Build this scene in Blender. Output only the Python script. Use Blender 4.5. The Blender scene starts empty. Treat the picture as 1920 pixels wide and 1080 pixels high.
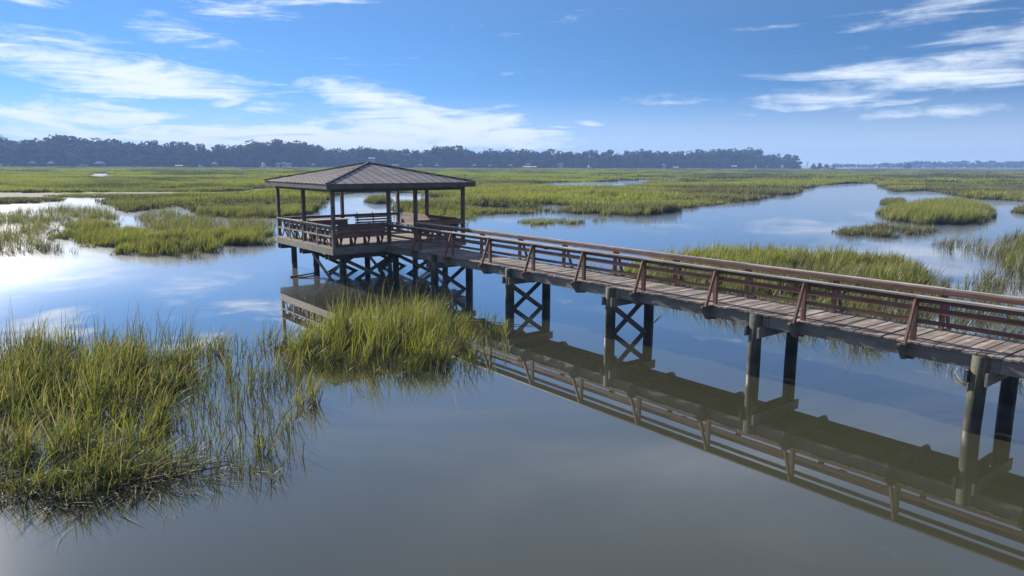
import bpy, bmesh, math, random
import numpy as np
from mathutils import Vector, Matrix

R = math.radians
random.seed(7)
rng = np.random.default_rng(11)
scene = bpy.context.scene
col = scene.collection

# ------------------------------------------------------------------ camera
CAM_H, FPX, PITCH, ROLL = 5.0, 1350.78, R(9.7507), R(0.2613)
cam_data = bpy.data.cameras.new('camera')
cam_data.sensor_width = 36.0
cam_data.lens = FPX / 1920 * 36
cam_data.clip_start, cam_data.clip_end = 0.1, 8000
cam = bpy.data.objects.new('camera', cam_data)
col.objects.link(cam)
_r0 = Vector((1, 0, 0)); _u0 = Vector((0, math.sin(PITCH), math.cos(PITCH)))
_fw = Vector((0, math.cos(PITCH), -math.sin(PITCH)))
_x = _r0 * math.cos(ROLL) + _u0 * math.sin(ROLL)
_y = -_r0 * math.sin(ROLL) + _u0 * math.cos(ROLL)
cam.matrix_world = Matrix(((_x.x, _y.x, -_fw.x, 0), (_x.y, _y.y, -_fw.y, 0), (_x.z, _y.z, -_fw.z, CAM_H), (0, 0, 0, 1)))
scene.camera = cam

# ------------------------------------------------------------------ sun, sky, exposure
SUN_AZ, SUN_EL = R(-44.5), R(24)          # azimuth from +Y, clockwise
SKY_STRENGTH = 0.10
SKY_GAMMA, SKY_TINT = 1.30, (.54, .71, .84)
sd = bpy.data.lights.new('sun', 'SUN'); sd.energy = 5.0; sd.angle = R(0.53); sd.color = (1.0, 0.93, 0.82)
sun = bpy.data.objects.new('sun', sd); col.objects.link(sun)
to_sun = Vector((math.sin(SUN_AZ) * math.cos(SUN_EL), math.cos(SUN_AZ) * math.cos(SUN_EL), math.sin(SUN_EL)))
sun.rotation_euler = to_sun.to_track_quat('Z', 'Y').to_euler()
sun.location = to_sun * 60
scene.view_settings.view_transform = 'Standard'
scene.view_settings.look = 'None'
scene.view_settings.gamma = 1.0
scene.view_settings.exposure = 0.95
scene.render.engine = 'CYCLES'
scene.cycles.use_denoising = True
scene.cycles.max_bounces = 8
scene.cycles.diffuse_bounces = 3
scene.cycles.glossy_bounces = 3
scene.cycles.transmission_bounces = 4
scene.cycles.transparent_max_bounces = 8
scene.cycles.volume_bounces = 0
scene.cycles.caustics_reflective = False
scene.cycles.caustics_refractive = False
scene.cycles.sample_clamp_indirect = 4.0


class NT:
    """small node-building helper"""
    def __init__(self, tree):
        self.t = tree; self.n = tree.nodes; self.l = tree.links
    def new(self, kind, **kw):
        nd = self.n.new(kind)
        for k, v in kw.items():
            setattr(nd, k, v)
        return nd
    def put(self, sock, v):
        if isinstance(v, bpy.types.NodeSocket):
            self.l.new(v, sock)
        elif v is not None:
            sock.default_value = v
    def math(self, op, a, b=None, c=None, clamp=False):
        nd = self.new('ShaderNodeMath', operation=op); nd.use_clamp = clamp
        self.put(nd.inputs[0], a)
        if b is not None: self.put(nd.inputs[1], b)
        if c is not None: self.put(nd.inputs[2], c)
        return nd.outputs[0]
    def mix(self, fac, a, b, blend='MIX'):
        nd = self.new('ShaderNodeMix', data_type='RGBA', blend_type=blend)
        self.put(nd.inputs['Factor'], fac)
        ia = [s for s in nd.inputs if s.name == 'A' and s.type == 'RGBA'][0]
        ib = [s for s in nd.inputs if s.name == 'B' and s.type == 'RGBA'][0]
        self.put(ia, a if isinstance(a, bpy.types.NodeSocket) else (*a[:3], 1))
        self.put(ib, b if isinstance(b, bpy.types.NodeSocket) else (*b[:3], 1))
        return [s for s in nd.outputs if s.type == 'RGBA'][0]
    def noise(self, vec, scale, detail=4, rough=0.55, dist=0.0):
        nd = self.new('ShaderNodeTexNoise')
        if vec is not None: self.l.new(vec, nd.inputs['Vector'])
        nd.inputs['Scale'].default_value = scale; nd.inputs['Detail'].default_value = detail
        nd.inputs['Roughness'].default_value = rough; nd.inputs['Distortion'].default_value = dist
        return nd.outputs['Fac']
    def mapping(self, vec, loc=(0, 0, 0), rot=(0, 0, 0), scale=(1, 1, 1), kind='POINT'):
        nd = self.new('ShaderNodeMapping', vector_type=kind)
        self.l.new(vec, nd.inputs['Vector'])
        nd.inputs['Location'].default_value = loc; nd.inputs['Rotation'].default_value = rot
        nd.inputs['Scale'].default_value = scale
        return nd.outputs[0]
    def ramp(self, fac, stops):
        nd = self.new('ShaderNodeValToRGB')
        cr = nd.color_ramp
        while len(cr.elements) < len(stops): cr.elements.new(0.5)
        for e, (p, c) in zip(cr.elements, stops):
            e.position = p; e.color = (*c[:3], 1) if not isinstance(c, (int, float)) else (c, c, c, 1)
        self.put(nd.inputs[0], fac)
        return nd.outputs[0]
    def smooth(self, v, a, b):
        nd = self.new('ShaderNodeMapRange', interpolation_type='SMOOTHSTEP')
        self.put(nd.inputs[0], v); nd.inputs[1].default_value = a; nd.inputs[2].default_value = b
        return nd.outputs[0]


world = bpy.data.worlds.new('World'); scene.world = world; world.use_nodes = True
w = NT(world.node_tree); w.n.clear()
sky = w.new('ShaderNodeTexSky', sky_type='NISHITA')
sky.sun_disc = False; sky.sun_elevation = SUN_EL; sky.sun_rotation = SUN_AZ % (2 * math.pi)
sky.altitude = 0; sky.air_density = 1.0; sky.dust_density = 0.0; sky.ozone_density = 2.0
geo = w.new('ShaderNodeNewGeometry')
sep = w.new('ShaderNodeSeparateXYZ'); w.l.new(geo.outputs['Position'], sep.inputs[0])
sx, sy, sz = sep.outputs
lift = w.new('ShaderNodeCombineXYZ'); w.l.new(sx, lift.inputs[0]); w.l.new(sy, lift.inputs[1]); w.l.new(w.math('ADD', w.math('ABSOLUTE', sz), 0.16), lift.inputs[2])
nrmv = w.new('ShaderNodeVectorMath', operation='NORMALIZE'); w.l.new(lift.outputs[0], nrmv.inputs[0]); w.l.new(nrmv.outputs[0], sky.inputs[0])   # keeps the murk of the sea-level horizon out
az = w.math('ARCTAN2', sx, sy)                       # 0 = ahead, positive right
el = w.math('ARCSINE', sz)
comb = w.new('ShaderNodeCombineXYZ'); w.l.new(az, comb.inputs[0]); w.l.new(el, comb.inputs[1])
ae = comb.outputs[0]
# banks of cirrus: centre azimuth, elevation, half length, half height, tilt (degrees), weight
BANKS = [(-27, 5.8, 17, 2.3, -9, .92), (-11.3, 4.9, 6, 1.7, -8, .95), (-4.6, 2.3, 16, 2.7, -4, 1.15), (-31, 3.0, 14, 1.6, -4, .85),
         (-16, 1.4, 30, 2.4, 0, 1.15), (-14, 12.2, 11, 1.9, 10, .80), (-24.5, 9.0, 5, 1.2, -9, .50), (-35, 12.2, 5.5, 2.1, -20, .85), (-24.5, 13.2, 4, 1.2, -5, .6),
         (28, 5.7, 16, 2.1, 7, .74), (35, 7.4, 11, 2.4, 9, .66), (33, 11.8, 11, 2.2, 16, .62), (29, 3.5, 11, .9, 3, .65),
         (11, 2.7, 4.2, 1.1, 3, .50), (5.9, 3.1, 2.0, .45, -6, .65), (14, 5.0, 8, .8, 4, .35)]
total = None
for a, e, ra, re_, tilt, wt in BANKS:
    v = w.mapping(ae, (R(a), R(e), 0), (0, 0, R(tilt)), (R(ra), R(re_), 1), 'TEXTURE')
    g = w.new('ShaderNodeTexGradient', gradient_type='SPHERICAL'); w.l.new(v, g.inputs[0])
    s = w.math('MULTIPLY', g.outputs['Fac'], wt)
    total = s if total is None else w.math('MAXIMUM', total, s)
# streaky fibres, tilting down to the right on the left and up to the right on the right
tl = w.mapping(ae, (0, 0, 0), (0, 0, R(12)), (5, 34, 1))
tr = w.mapping(ae, (3, 1, 0), (0, 0, R(-12)), (4, 40, 1))
nl = w.noise(tl, 1.5, 9, 0.62, 0.9); nr = w.noise(tr, 1.3, 9, 0.60, 0.6)
side = w.smooth(az, R(2), R(18))
fib = w.math('ADD', w.math('MULTIPLY', nl, w.math('SUBTRACT', 1.0, side)), w.math('MULTIPLY', nr, side))
puff = w.noise(w.mapping(ae, (0, 0, 0), (0, 0, R(8)), (20, 44, 1)), 1.6, 8, 0.6, 0.3)
den = w.math('ADD', w.math('MULTIPLY', w.math('POWER', total, .8), 1.25), w.math('MULTIPLY', w.math('SUBTRACT', fib, 0.5), 2.6))
den = w.math('ADD', den, w.math('MULTIPLY', w.math('SUBTRACT', puff, 0.5), 0.7))
cl = w.math('MAXIMUM', w.smooth(den, 0.20, 1.18), w.math('MULTIPLY', w.smooth(el, R(6.0), R(0.0)), .52))   # milky air low over the marsh
# thin high cirrus over the rest of the dome
hz = w.math('MAXIMUM', w.math('ADD', sz, 0.10), 0.05)
cmb2 = w.new('ShaderNodeCombineXYZ'); w.l.new(w.math('DIVIDE', sx, hz), cmb2.inputs[0]); w.l.new(w.math('DIVIDE', sy, hz), cmb2.inputs[1])
nd2 = w.noise(w.mapping(cmb2.outputs[0], (5, 2, 0), (0, 0, R(35)), (0.35, 1.1, 1)), 0.9, 8, 0.6, 0.8)
high = w.math('ADD', w.math('MULTIPLY', w.smooth(nd2, 0.40, 0.80), 0.42), 0.19)
cl = w.math('MAXIMUM', w.math('MULTIPLY', cl, 0.93), w.math('MULTIPLY', high, w.smooth(el, R(9), R(24))))
# contrast and white balance of the clear sky
pre = w.mix(1.0, sky.outputs[0], (SKY_STRENGTH,) * 3, 'MULTIPLY')
gm = w.new('ShaderNodeGamma'); w.l.new(pre, gm.inputs[0]); gm.inputs[1].default_value = SKY_GAMMA
clear = w.mix(1.0, gm.outputs[0], tuple(c / SKY_STRENGTH for c in SKY_TINT), 'MULTIPLY')
CLOUD = 0.57 / SKY_STRENGTH
skycol = w.mix(cl, clear, (CLOUD * .88, CLOUD * .97, CLOUD * 1.10))
bg = w.new('ShaderNodeBackground'); bg.inputs['Strength'].default_value = SKY_STRENGTH
w.l.new(skycol, bg.inputs['Color'])
wo = w.new('ShaderNodeOutputWorld'); w.l.new(bg.outputs[0], wo.inputs['Surface'])


# ------------------------------------------------------------------ ground plan helpers
TH = R(51.6235); FX, FY = -7.409, 29.688           # pier frame: u runs along the boardwalk towards the near shore, v across it
UD = np.array([math.cos(TH), -math.sin(TH)]); VD = np.array([math.sin(TH), math.cos(TH)])


def plan(u, v):
    return FX + u * UD[0] + v * VD[0], FY + u * UD[1] + v * VD[1]


def survey(px, py, z=0.0):
    """point on the level z sighted from the camera station (the marsh was surveyed from there)"""
    a, b = px - 960, py - 540
    x = a * math.cos(ROLL) + b * math.sin(ROLL); y = -a * math.sin(ROLL) + b * math.cos(ROLL)
    d = (x / FPX, math.cos(PITCH) - y / FPX * math.sin(PITCH), -math.sin(PITCH) - y / FPX * math.cos(PITCH))
    t = (z - CAM_H) / d[2]
    return d[0] * t, d[1] * t


def bearing(px, dist):
    """point at a distance along the compass bearing of a sight line"""
    ang = math.atan((px - 960) / FPX / math.cos(PITCH))
    return dist * math.tan(ang), dist


# ------------------------------------------------------------------ materials
MATS = {}


def material(name):
    m = bpy.data.materials.new(name); m.use_nodes = True
    t = NT(m.node_tree); t.n.clear()
    out = t.new('ShaderNodeOutputMaterial')
    MATS[name] = m
    return m, t, out


def wood(name, c1, c2, grey, axis=0, rough=0.75, greyamt=0.5, dark=0.55, varied=0.5, scale=1.0):
    """weathered board: grain along one axis, worn grey patches, each piece its own shade"""
    m, t, out = material(name)
    tc = t.new('ShaderNodeTexCoord'); oi = t.new('ShaderNodeObjectInfo')
    off = t.new('ShaderNodeVectorMath', operation='ADD'); t.l.new(tc.outputs['Object'], off.inputs[0])
    cx = t.new('ShaderNodeCombineXYZ')
    for i in range(3): t.l.new(t.math('MULTIPLY', oi.outputs['Random'], 17.0 + i * 9), cx.inputs[i])
    t.l.new(cx.outputs[0], off.inputs[1])
    sc = [16.0, 16.0, 16.0]; sc[axis] = 1.1
    g = t.noise(t.mapping(off.outputs[0], scale=[s * scale for s in sc]), 1.6, 6, 0.65, 0.4)
    blot = t.noise(off.outputs[0], 1.7, 5, 0.6)
    base = t.mix(t.smooth(g, 0.32, 0.72), c1, c2)
    base = t.mix(t.math('MULTIPLY', t.smooth(blot, 0.42, 0.68), greyamt), base, grey)
    fine = [60.0, 60.0, 60.0]; fine[axis] = 2.5
    f2 = t.noise(t.mapping(off.outputs[0], scale=fine), 1.3, 3, 0.6)
    base = t.mix(t.math('MULTIPLY', t.smooth(f2, 0.60, 0.75), dark), base, tuple(c * 0.35 for c in c1))
    val = t.math('ADD', 1.0 - varied * 0.5, t.math('MULTIPLY', oi.outputs['Random'], varied))
    base = t.mix(1.0, base, (1, 1, 1), 'MULTIPLY')
    hv = t.new('ShaderNodeHueSaturation'); t.l.new(base, hv.inputs['Color']); t.l.new(val, hv.inputs['Value'])
    p = t.new('ShaderNodeBsdfPrincipled'); t.l.new(hv.outputs[0], p.inputs['Base Color'])
    p.inputs['Roughness'].default_value = rough
    bp = t.new('ShaderNodeBump'); bp.inputs['Strength'].default_value = 0.35; bp.inputs['Distance'].default_value = 0.01
    t.l.new(g, bp.inputs['Height']); t.l.new(bp.outputs[0], p.inputs['Normal'])
    t.l.new(p.outputs[0], out.inputs['Surface'])
    return m


RAIL = ((.12, .052, .034), (.24, .120, .078), (.26, .21, .18))
for ax, nm in enumerate('uvz'):
    wood('rail_wood_' + nm, *RAIL, axis=ax, greyamt=.35)
    wood('grey_wood_' + nm, (.125, .112, .10), (.225, .208, .188), (.27, .265, .245), axis=ax, greyamt=.4, varied=.3)
    wood('dark_wood_' + nm, (.066, .049, .039), (.13, .100, .082), (.18, .16, .14), axis=ax, greyamt=.4, varied=.35)
    wood('bench_wood_' + nm, (.12, .055, .040), (.24, .12, .088), (.24, .19, .165), axis=ax, greyamt=.45, varied=.35)
    wood('tan_wood_' + nm, (.28, .235, .18), (.45, .385, .30), (.40, .385, .35), axis=ax, greyamt=.4, varied=.2)
wood('cap_wood', (.27, .215, .185), (.44, .385, .345), (.50, .47, .44), axis=0, rough=.5, greyamt=.7, varied=.3)  # handrail caps: sun glint on their tops put into a paler wood colour
wood('plank_wood', (.14, .100, .082), (.28, .22, .185), (.37, .34, .31), axis=1, greyamt=.65, varied=.75, dark=.7)


def pile_material():
    m, t, out = material('pile_wood')
    tc = t.new('ShaderNodeTexCoord'); ge = t.new('ShaderNodeNewGeometry')
    sp = t.new('ShaderNodeSeparateXYZ'); t.l.new(ge.outputs['Position'], sp.inputs[0])
    z = sp.outputs[2]
    g = t.noise(t.mapping(tc.outputs['Object'], scale=(22, 22, 1.4)), 1.2, 6, 0.6, 0.3)
    bl = t.noise(ge.outputs['Position'], 2.3, 5, 0.6)
    base = t.mix(t.smooth(g, .35, .7), (.040, .042, .032), (.135, .128, .09))
    base = t.mix(t.smooth(bl, .50, .62), base, (.022, .045, .034))               # green preservative and algae blotches
    zz = t.math('ADD', z, t.math('MULTIPLY', t.math('SUBTRACT', bl, .5), .5))
    base = t.mix(t.smooth(zz, .85, .35), base, (.020, .020, .016))              # wet tide band with mud and barnacles
    p = t.new('ShaderNodeBsdfPrincipled'); t.l.new(base, p.inputs['Base Color'])
    t.l.new(t.math('SUBTRACT', .85, t.math('MULTIPLY', t.smooth(zz, .4, .15), .35)), p.inputs['Roughness'])
    bp = t.new('ShaderNodeBump'); bp.inputs['Strength'].default_value = .5; bp.inputs['Distance'].default_value = .012
    t.l.new(g, bp.inputs['Height']); t.l.new(bp.outputs[0], p.inputs['Normal'])
    t.l.new(p.outputs[0], out.inputs['Surface'])


pile_material()


def metal_roof(name, c1, c2, rough):
    m, t, out = material(name)
    tc = t.new('ShaderNodeTexCoord'); oi = t.new('ShaderNodeObjectInfo')
    n1 = t.noise(tc.outputs['Object'], 1.3, 6, .6); n2 = t.noise(tc.outputs['Object'], 14, 4, .6)
    c = t.mix(t.smooth(n1, .35, .7), c1, c2)
    c = t.mix(t.math('MULTIPLY', t.smooth(n2, .5, .75), .45), c, tuple(x * .55 for x in c1))
    n3 = t.noise(tc.outputs['Object'], 3.4, 5, .7); c = t.mix(t.math('MULTIPLY', t.smooth(n3, .56, .70), .5), c, (c1[0] * .55, c1[1] * .5, c1[2] * .45))
    hv = t.new('ShaderNodeHueSaturation'); t.l.new(c, hv.inputs['Color'])
    t.l.new(t.math('ADD', .9, t.math('MULTIPLY', oi.outputs['Random'], .2)), hv.inputs['Value'])
    p = t.new('ShaderNodeBsdfPrincipled'); t.l.new(hv.outputs[0], p.inputs['Base Color'])
    p.inputs['Metallic'].default_value = .3; p.inputs['Roughness'].default_value = rough
    t.l.new(p.outputs[0], out.inputs['Surface'])


metal_roof('roof_metal', (.24, .205, .188), (.34, .30, .278), .5)
metal_roof('seam_metal', (.035, .032, .033), (.055, .05, .05), .55)  # dark seams: rib shade and dirt put into the colour; hip caps share it


def water_material():
    m, t, out = material('marsh_water')
    ge = t.new('ShaderNodeNewGeometry')
    n = t.noise(ge.outputs['Position'], .09, 3, .5)
    c = t.mix(t.smooth(n, .35, .65), (.043, .045, .025), (.056, .057, .032))   # turbid, silty tidal water
    r1 = t.noise(ge.outputs['Position'], 1.6, 3, .5)
    r2 = t.noise(t.mapping(ge.outputs['Position'], scale=(.25, 1, 1)), .5, 2, .5)
    hgt = t.math('ADD', t.math('MULTIPLY', r1, .3), r2)
    bp = t.new('ShaderNodeBump'); bp.inputs['Strength'].default_value = .02; bp.inputs['Distance'].default_value = .02
    t.l.new(hgt, bp.inputs['Height'])
    d = t.new('ShaderNodeBsdfDiffuse'); t.l.new(c, d.inputs['Color'])
    gl = t.new('ShaderNodeBsdfGlossy'); gl.inputs['Roughness'].default_value = .012; gl.inputs['Color'].default_value = (1, .97, .92, 1)
    t.l.new(bp.outputs[0], gl.inputs['Normal'])
    fr = t.new('ShaderNodeFresnel'); fr.inputs['IOR'].default_value = 1.333; t.l.new(bp.outputs[0], fr.inputs['Normal'])
    ms = t.new('ShaderNodeMixShader'); t.l.new(t.math('SUBTRACT', 1.0, t.math('POWER', t.math('SUBTRACT', 1.0, fr.outputs[0]), 3.4)), ms.inputs[0])
    g2 = t.new('ShaderNodeBsdfGlossy'); g2.inputs['Roughness'].default_value = .27; g2.inputs['Color'].default_value = (.84, .84, .84, 1)   # fine wind-ruffled film
    mg = t.new('ShaderNodeMixShader'); spw = t.new('ShaderNodeSeparateXYZ'); t.l.new(ge.outputs['Position'], spw.inputs[0])
    gust = t.noise(t.mapping(ge.outputs['Position'], scale=(.03, .12, 1)), 1.0, 3, .5)
    far_ = t.smooth(t.math('ADD', spw.outputs[1], t.math('MULTIPLY', t.math('SUBTRACT', gust, .5), 8.0)), 21.0, 36.0)   # sheltered and glassy by the pier, ruffled further out
    t.l.new(t.math('ADD', .05, t.math('MULTIPLY', far_, .50)), mg.inputs[0]); t.l.new(gl.outputs[0], mg.inputs[1]); t.l.new(g2.outputs[0], mg.inputs[2])
    t.l.new(d.outputs[0], ms.inputs[1]); t.l.new(mg.outputs[0], ms.inputs[2]); t.l.new(ms.outputs[0], out.inputs['Surface'])


water_material()


def mud_material():
    m, t, out = material('marsh_mud')
    ge = t.new('ShaderNodeNewGeometry')
    n = t.noise(ge.outputs['Position'], .6, 7, .65); n2 = t.noise(t.mapping(ge.outputs['Position'], scale=(.02, .05, .05)), 1.0, 4, .6)
    c = t.mix(t.smooth(n, .35, .7), (.028, .028, .014), (.055, .056, .024))
    c = t.mix(t.smooth(n2, .4, .65), c, (.07, .072, .028))
    p = t.new('ShaderNodeBsdfPrincipled'); t.l.new(c, p.inputs['Base Color']); p.inputs['Roughness'].default_value = .9
    bp = t.new('ShaderNodeBump'); bp.inputs['Strength'].default_value = .8; bp.inputs['Distance'].default_value = .3
    t.l.new(n, bp.inputs['Height']); t.l.new(bp.outputs[0], p.inputs['Normal'])
    t.l.new(p.outputs[0], out.inputs['Surface'])


mud_material()


def grass_material():
    m, t, out = material('cordgrass')
    ti = t.new('ShaderNodeAttribute', attribute_type='INSTANCER', attribute_name='tint')
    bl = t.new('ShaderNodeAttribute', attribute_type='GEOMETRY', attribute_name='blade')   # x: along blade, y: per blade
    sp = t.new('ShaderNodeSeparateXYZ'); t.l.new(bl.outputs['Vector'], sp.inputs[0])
    green = t.ramp(ti.outputs['Fac'], [(0, (.045, .055, .022)), (.35, (.100, .115, .030)), (.65, (.170, .190, .028)), (1, (.215, .245, .024))])
    mixed = t.mix(t.smooth(sp.outputs[1], .62, .84), green, (.25, .205, .12))               # some dead straw blades
    mixed = t.mix(t.math('MULTIPLY', t.smooth(sp.outputs[1], .35, .1), .6), mixed, (.055, .085, .020))
    stem = t.mix(t.smooth(sp.outputs[0], .50, .06), mixed, (.050, .040, .024))               # tide-stained sheaths, with the shade low among dense stems painted in
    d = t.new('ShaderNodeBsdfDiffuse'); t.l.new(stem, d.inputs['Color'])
    tr = t.new('ShaderNodeBsdfTranslucent')
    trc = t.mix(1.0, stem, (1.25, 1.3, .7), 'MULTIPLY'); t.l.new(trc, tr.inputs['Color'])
    gl = t.new('ShaderNodeBsdfGlossy'); gl.inputs['Roughness'].default_value = .5; gl.inputs['Color'].default_value = (1, 1, 1, 1)
    m1 = t.new('ShaderNodeMixShader'); m1.inputs[0].default_value = .48
    t.l.new(d.outputs[0], m1.inputs[1]); t.l.new(tr.outputs[0], m1.inputs[2])
    m2 = t.new('ShaderNodeMixShader'); m2.inputs[0].default_value = .03
    t.l.new(m1.outputs[0], m2.inputs[1]); t.l.new(gl.outputs[0], m2.inputs[2])
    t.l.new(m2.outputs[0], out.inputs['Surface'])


grass_material()


def leaf_material(name, c1, c2):
    m, t, out = material(name)
    oi = t.new('ShaderNodeObjectInfo'); ge = t.new('ShaderNodeNewGeometry')
    n = t.noise(ge.outputs['Position'], .16, 3, .6)
    c = t.mix(t.smooth(n, .35, .65), c1, c2)
    hv = t.new('ShaderNodeHueSaturation'); t.l.new(c, hv.inputs['Color'])
    t.l.new(t.math('ADD', .7, t.math('MULTIPLY', oi.outputs['Random'], .6)), hv.inputs['Value'])
    d = t.new('ShaderNodeBsdfDiffuse'); t.l.new(hv.outputs[0], d.inputs['Color'])
    tr = t.new('ShaderNodeBsdfTranslucent'); t.l.new(hv.outputs[0], tr.inputs['Color'])
    ms = t.new('ShaderNodeMixShader'); ms.inputs[0].default_value = .25
    t.l.new(d.outputs[0], ms.inputs[1]); t.l.new(tr.outputs[0], ms.inputs[2]); t.l.new(ms.outputs[0], out.inputs['Surface'])


leaf_material('oak_leaves', (.035, .055, .020), (.075, .10, .032))
leaf_material('pine_needles', (.030, .050, .024), (.055, .08, .032))


def plain(name, c, rough=.8, var=.15, scale=.6):
    m, t, out = material(name)
    tc = t.new('ShaderNodeTexCoord'); n = t.noise(tc.outputs['Object'], scale, 4, .6)
    cc = t.mix(t.smooth(n, .3, .7), tuple(x * (1 - var) for x in c), tuple(min(1, x * (1 + var)) for x in c))
    p = t.new('ShaderNodeBsdfPrincipled'); t.l.new(cc, p.inputs['Base Color']); p.inputs['Roughness'].default_value = rough
    t.l.new(p.outputs[0], out.inputs['Surface'])


plain('bark', (.11, .09, .07)); plain('white_paint', (.55, .55, .54), .6, .1); plain('grey_roof', (.42, .42, .43), .6)
plain('tan_roof', (.62, .52, .40), .6); plain('green_roof', (.30, .42, .26), .6); plain('dock_timber', (.30, .27, .23))
plain('window_glass', (.05, .06, .08), .15); plain('driftwood', (.13, .10, .075), .8, .4, 6); plain('pale_roof', (.50, .51, .54), .6, .1)
plain('brick_wall', (.36, .22, .17), .8)


# ------------------------------------------------------------------ mesh helpers
def mesh_obj(name, verts, faces, mat, parent=None, smooth=False):
    me = bpy.data.meshes.new(name); me.from_pydata([tuple(v) for v in verts], [], faces)
    if mat: me.materials.append(MATS[mat])
    if smooth:
        for p in me.polygons: p.use_smooth = True
    me.update()
    o = bpy.data.objects.new(name, me); col.objects.link(o)
    if parent: o.parent = parent
    return o


BOXF = [(0, 3, 2, 1), (4, 5, 6, 7), (0, 1, 5, 4), (1, 2, 6, 5), (2, 3, 7, 6), (3, 0, 4, 7)]


def box_verts(a, b):
    (x0, y0, z0), (x1, y1, z1) = a, b
    return [(x0, y0, z0), (x1, y0, z0), (x1, y1, z0), (x0, y1, z0), (x0, y0, z1), (x1, y0, z1), (x1, y1, z1), (x0, y1, z1)]


def box(name, a, b, mat, parent=None, jit=0.0):
    vs = box_verts(a, b)
    if jit: vs = [tuple(c + random.uniform(-jit, jit) for c in v) for v in vs]
    return mesh_obj(name, vs, BOXF, mat, parent)


def strut(name, p, q, wid, thk, mat, parent=None, side=(1, 0, 0)):
    """board from p to q; thk measured along side, wid across"""
    p, q, s = Vector(p), Vector(q), Vector(side).normalized()
    d = (q - p).normalized(); c = d.cross(s).normalized()
    vs = []
    for e in (p, q):
        for i, j in ((-1, -1), (1, -1), (1, 1), (-1, 1)):
            vs.append(e + s * (thk / 2 * i) + c * (wid / 2 * j))
    return mesh_obj(name, vs, [(0, 3, 2, 1), (4, 5, 6, 7), (0, 1, 5, 4), (1, 2, 6, 5), (2, 3, 7, 6), (3, 0, 4, 7)], mat, parent)


def prism(name, prof, x0, x1, mat, parent=None):
    """profile of (v, z) points extruded along u"""
    n = len(prof)
    vs = [(x0, a, b) for a, b in prof] + [(x1, a, b) for a, b in prof]
    fs = [tuple(range(n))[::-1], tuple(range(n, 2 * n))] + [(i, (i + 1) % n, (i + 1) % n + n, i + n) for i in range(n)]
    o = mesh_obj(name, vs, fs, mat, parent)
    bm = bmesh.new(); bm.from_mesh(o.data); bmesh.ops.recalc_face_normals(bm, faces=bm.faces); bm.to_mesh(o.data); bm.free()
    return o


def pile(name, u, v, ztop, parent, rad=.145, lean=(0, 0)):
    n, zs = 16, [-1.2, -.2, .35, .8, ztop]
    vs, fs = [], []
    for k, z in enumerate(zs):
        rr = rad * (1.06 - .05 * k / 4)
        for i in range(n):
            a = 2 * math.pi * i / n; w_ = rr * (1 + .03 * math.sin(3 * a + u * 7 + z))
            vs.append((u + lean[0] * (z - ztop) + w_ * math.cos(a), v + lean[1] * (z - ztop) + w_ * math.sin(a), z))
    for k in range(4):
        for i in range(n):
            fs.append((k * n + i, k * n + (i + 1) % n, (k + 1) * n + (i + 1) % n, (k + 1) * n + i))
    fs.append(tuple(range(4 * n, 5 * n)))
    return mesh_obj(name, vs, fs, 'pile_wood', parent, True)


def tag(o, label=None, cat=None, group=None, kind=None):
    for k, v in (('label', label), ('category', cat), ('group', group), ('kind', kind)):
        if v: o[k] = v
    return o


def empty(name, loc=(0, 0, 0), rz=0.0):
    o = bpy.data.objects.new(name, None); col.objects.link(o); o.location = loc; o.rotation_euler = (0, 0, rz)
    o.empty_display_size = .3
    return o


def pier_root(name):
    return empty(name, (FX, FY, 0), -TH)


# ------------------------------------------------------------------ water
def disc_sheet(name, radius, z, mat, cx=0, cy=0):
    vs, fs = [(cx, cy, z)], []
    rings = [20, 60, 150, 400, 1000, radius]; n = 64
    for r_ in rings:
        for i in range(n):
            a = 2 * math.pi * i / n; vs.append((cx + r_ * math.cos(a), cy + r_ * math.sin(a), z))
    for i in range(n): fs.append((0, 1 + i, 1 + (i + 1) % n))
    for k in range(len(rings) - 1):
        for i in range(n):
            a, b = 1 + k * n + i, 1 + k * n + (i + 1) % n
            fs.append((a, a + n, b + n, b))
    return mesh_obj(name, vs, fs, mat)


tag(disc_sheet('water', 6000, 0.0, 'marsh_water'), kind='structure')

# ------------------------------------------------------------------ boardwalk
ZT = 1.523                                    # deck level above the tide
VN, VF, ZR = 2.609, 3.967, 2.445
U_END = 37.0
PIT = 2.3966
bw = pier_root('boardwalk')
tag(bw, 'long weathered brown timber boardwalk with slanted railing braces leading to the gazebo', 'boardwalk')

plank_meshes = []
for k in range(8):
    L0, L1 = 2.43 + random.uniform(-.012, .012), 4.14 + random.uniform(-.012, .012)
    nseg = 4; vs = []; hw = .0665
    bowz = random.uniform(-.006, .007); bowx = random.uniform(-.005, .005); cup = random.uniform(-.003, .004)
    for i in range(nseg + 1):
        f = i / nseg; b = 4 * f * (1 - f)
        vv = L0 + (L1 - L0) * f
        for sx_ in (-1, 1):
            vs.append((sx_ * hw + bowx * b, vv, -.038 + bowz * b)); vs.append((sx_ * hw + bowx * b, vv, bowz * b + cup))
    fs = []
    for i in range(nseg):
        a = i * 4; c = a + 4
        fs += [(a + 1, a + 3, c + 3, c + 1), (a, c, c + 2, a + 2), (a, a + 1, c + 1, c), (a + 2, c + 2, c + 3, a + 3)]
    fs += [(0, 2, 3, 1), (nseg * 4, nseg * 4 + 1, nseg * 4 + 3, nseg * 4 + 2)]
    me = bpy.data.meshes.new('plank'); me.from_pydata(vs, [], fs); me.materials.append(MATS['plank_wood']); me.update()
    plank_meshes.append(me)
u = .08
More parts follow.
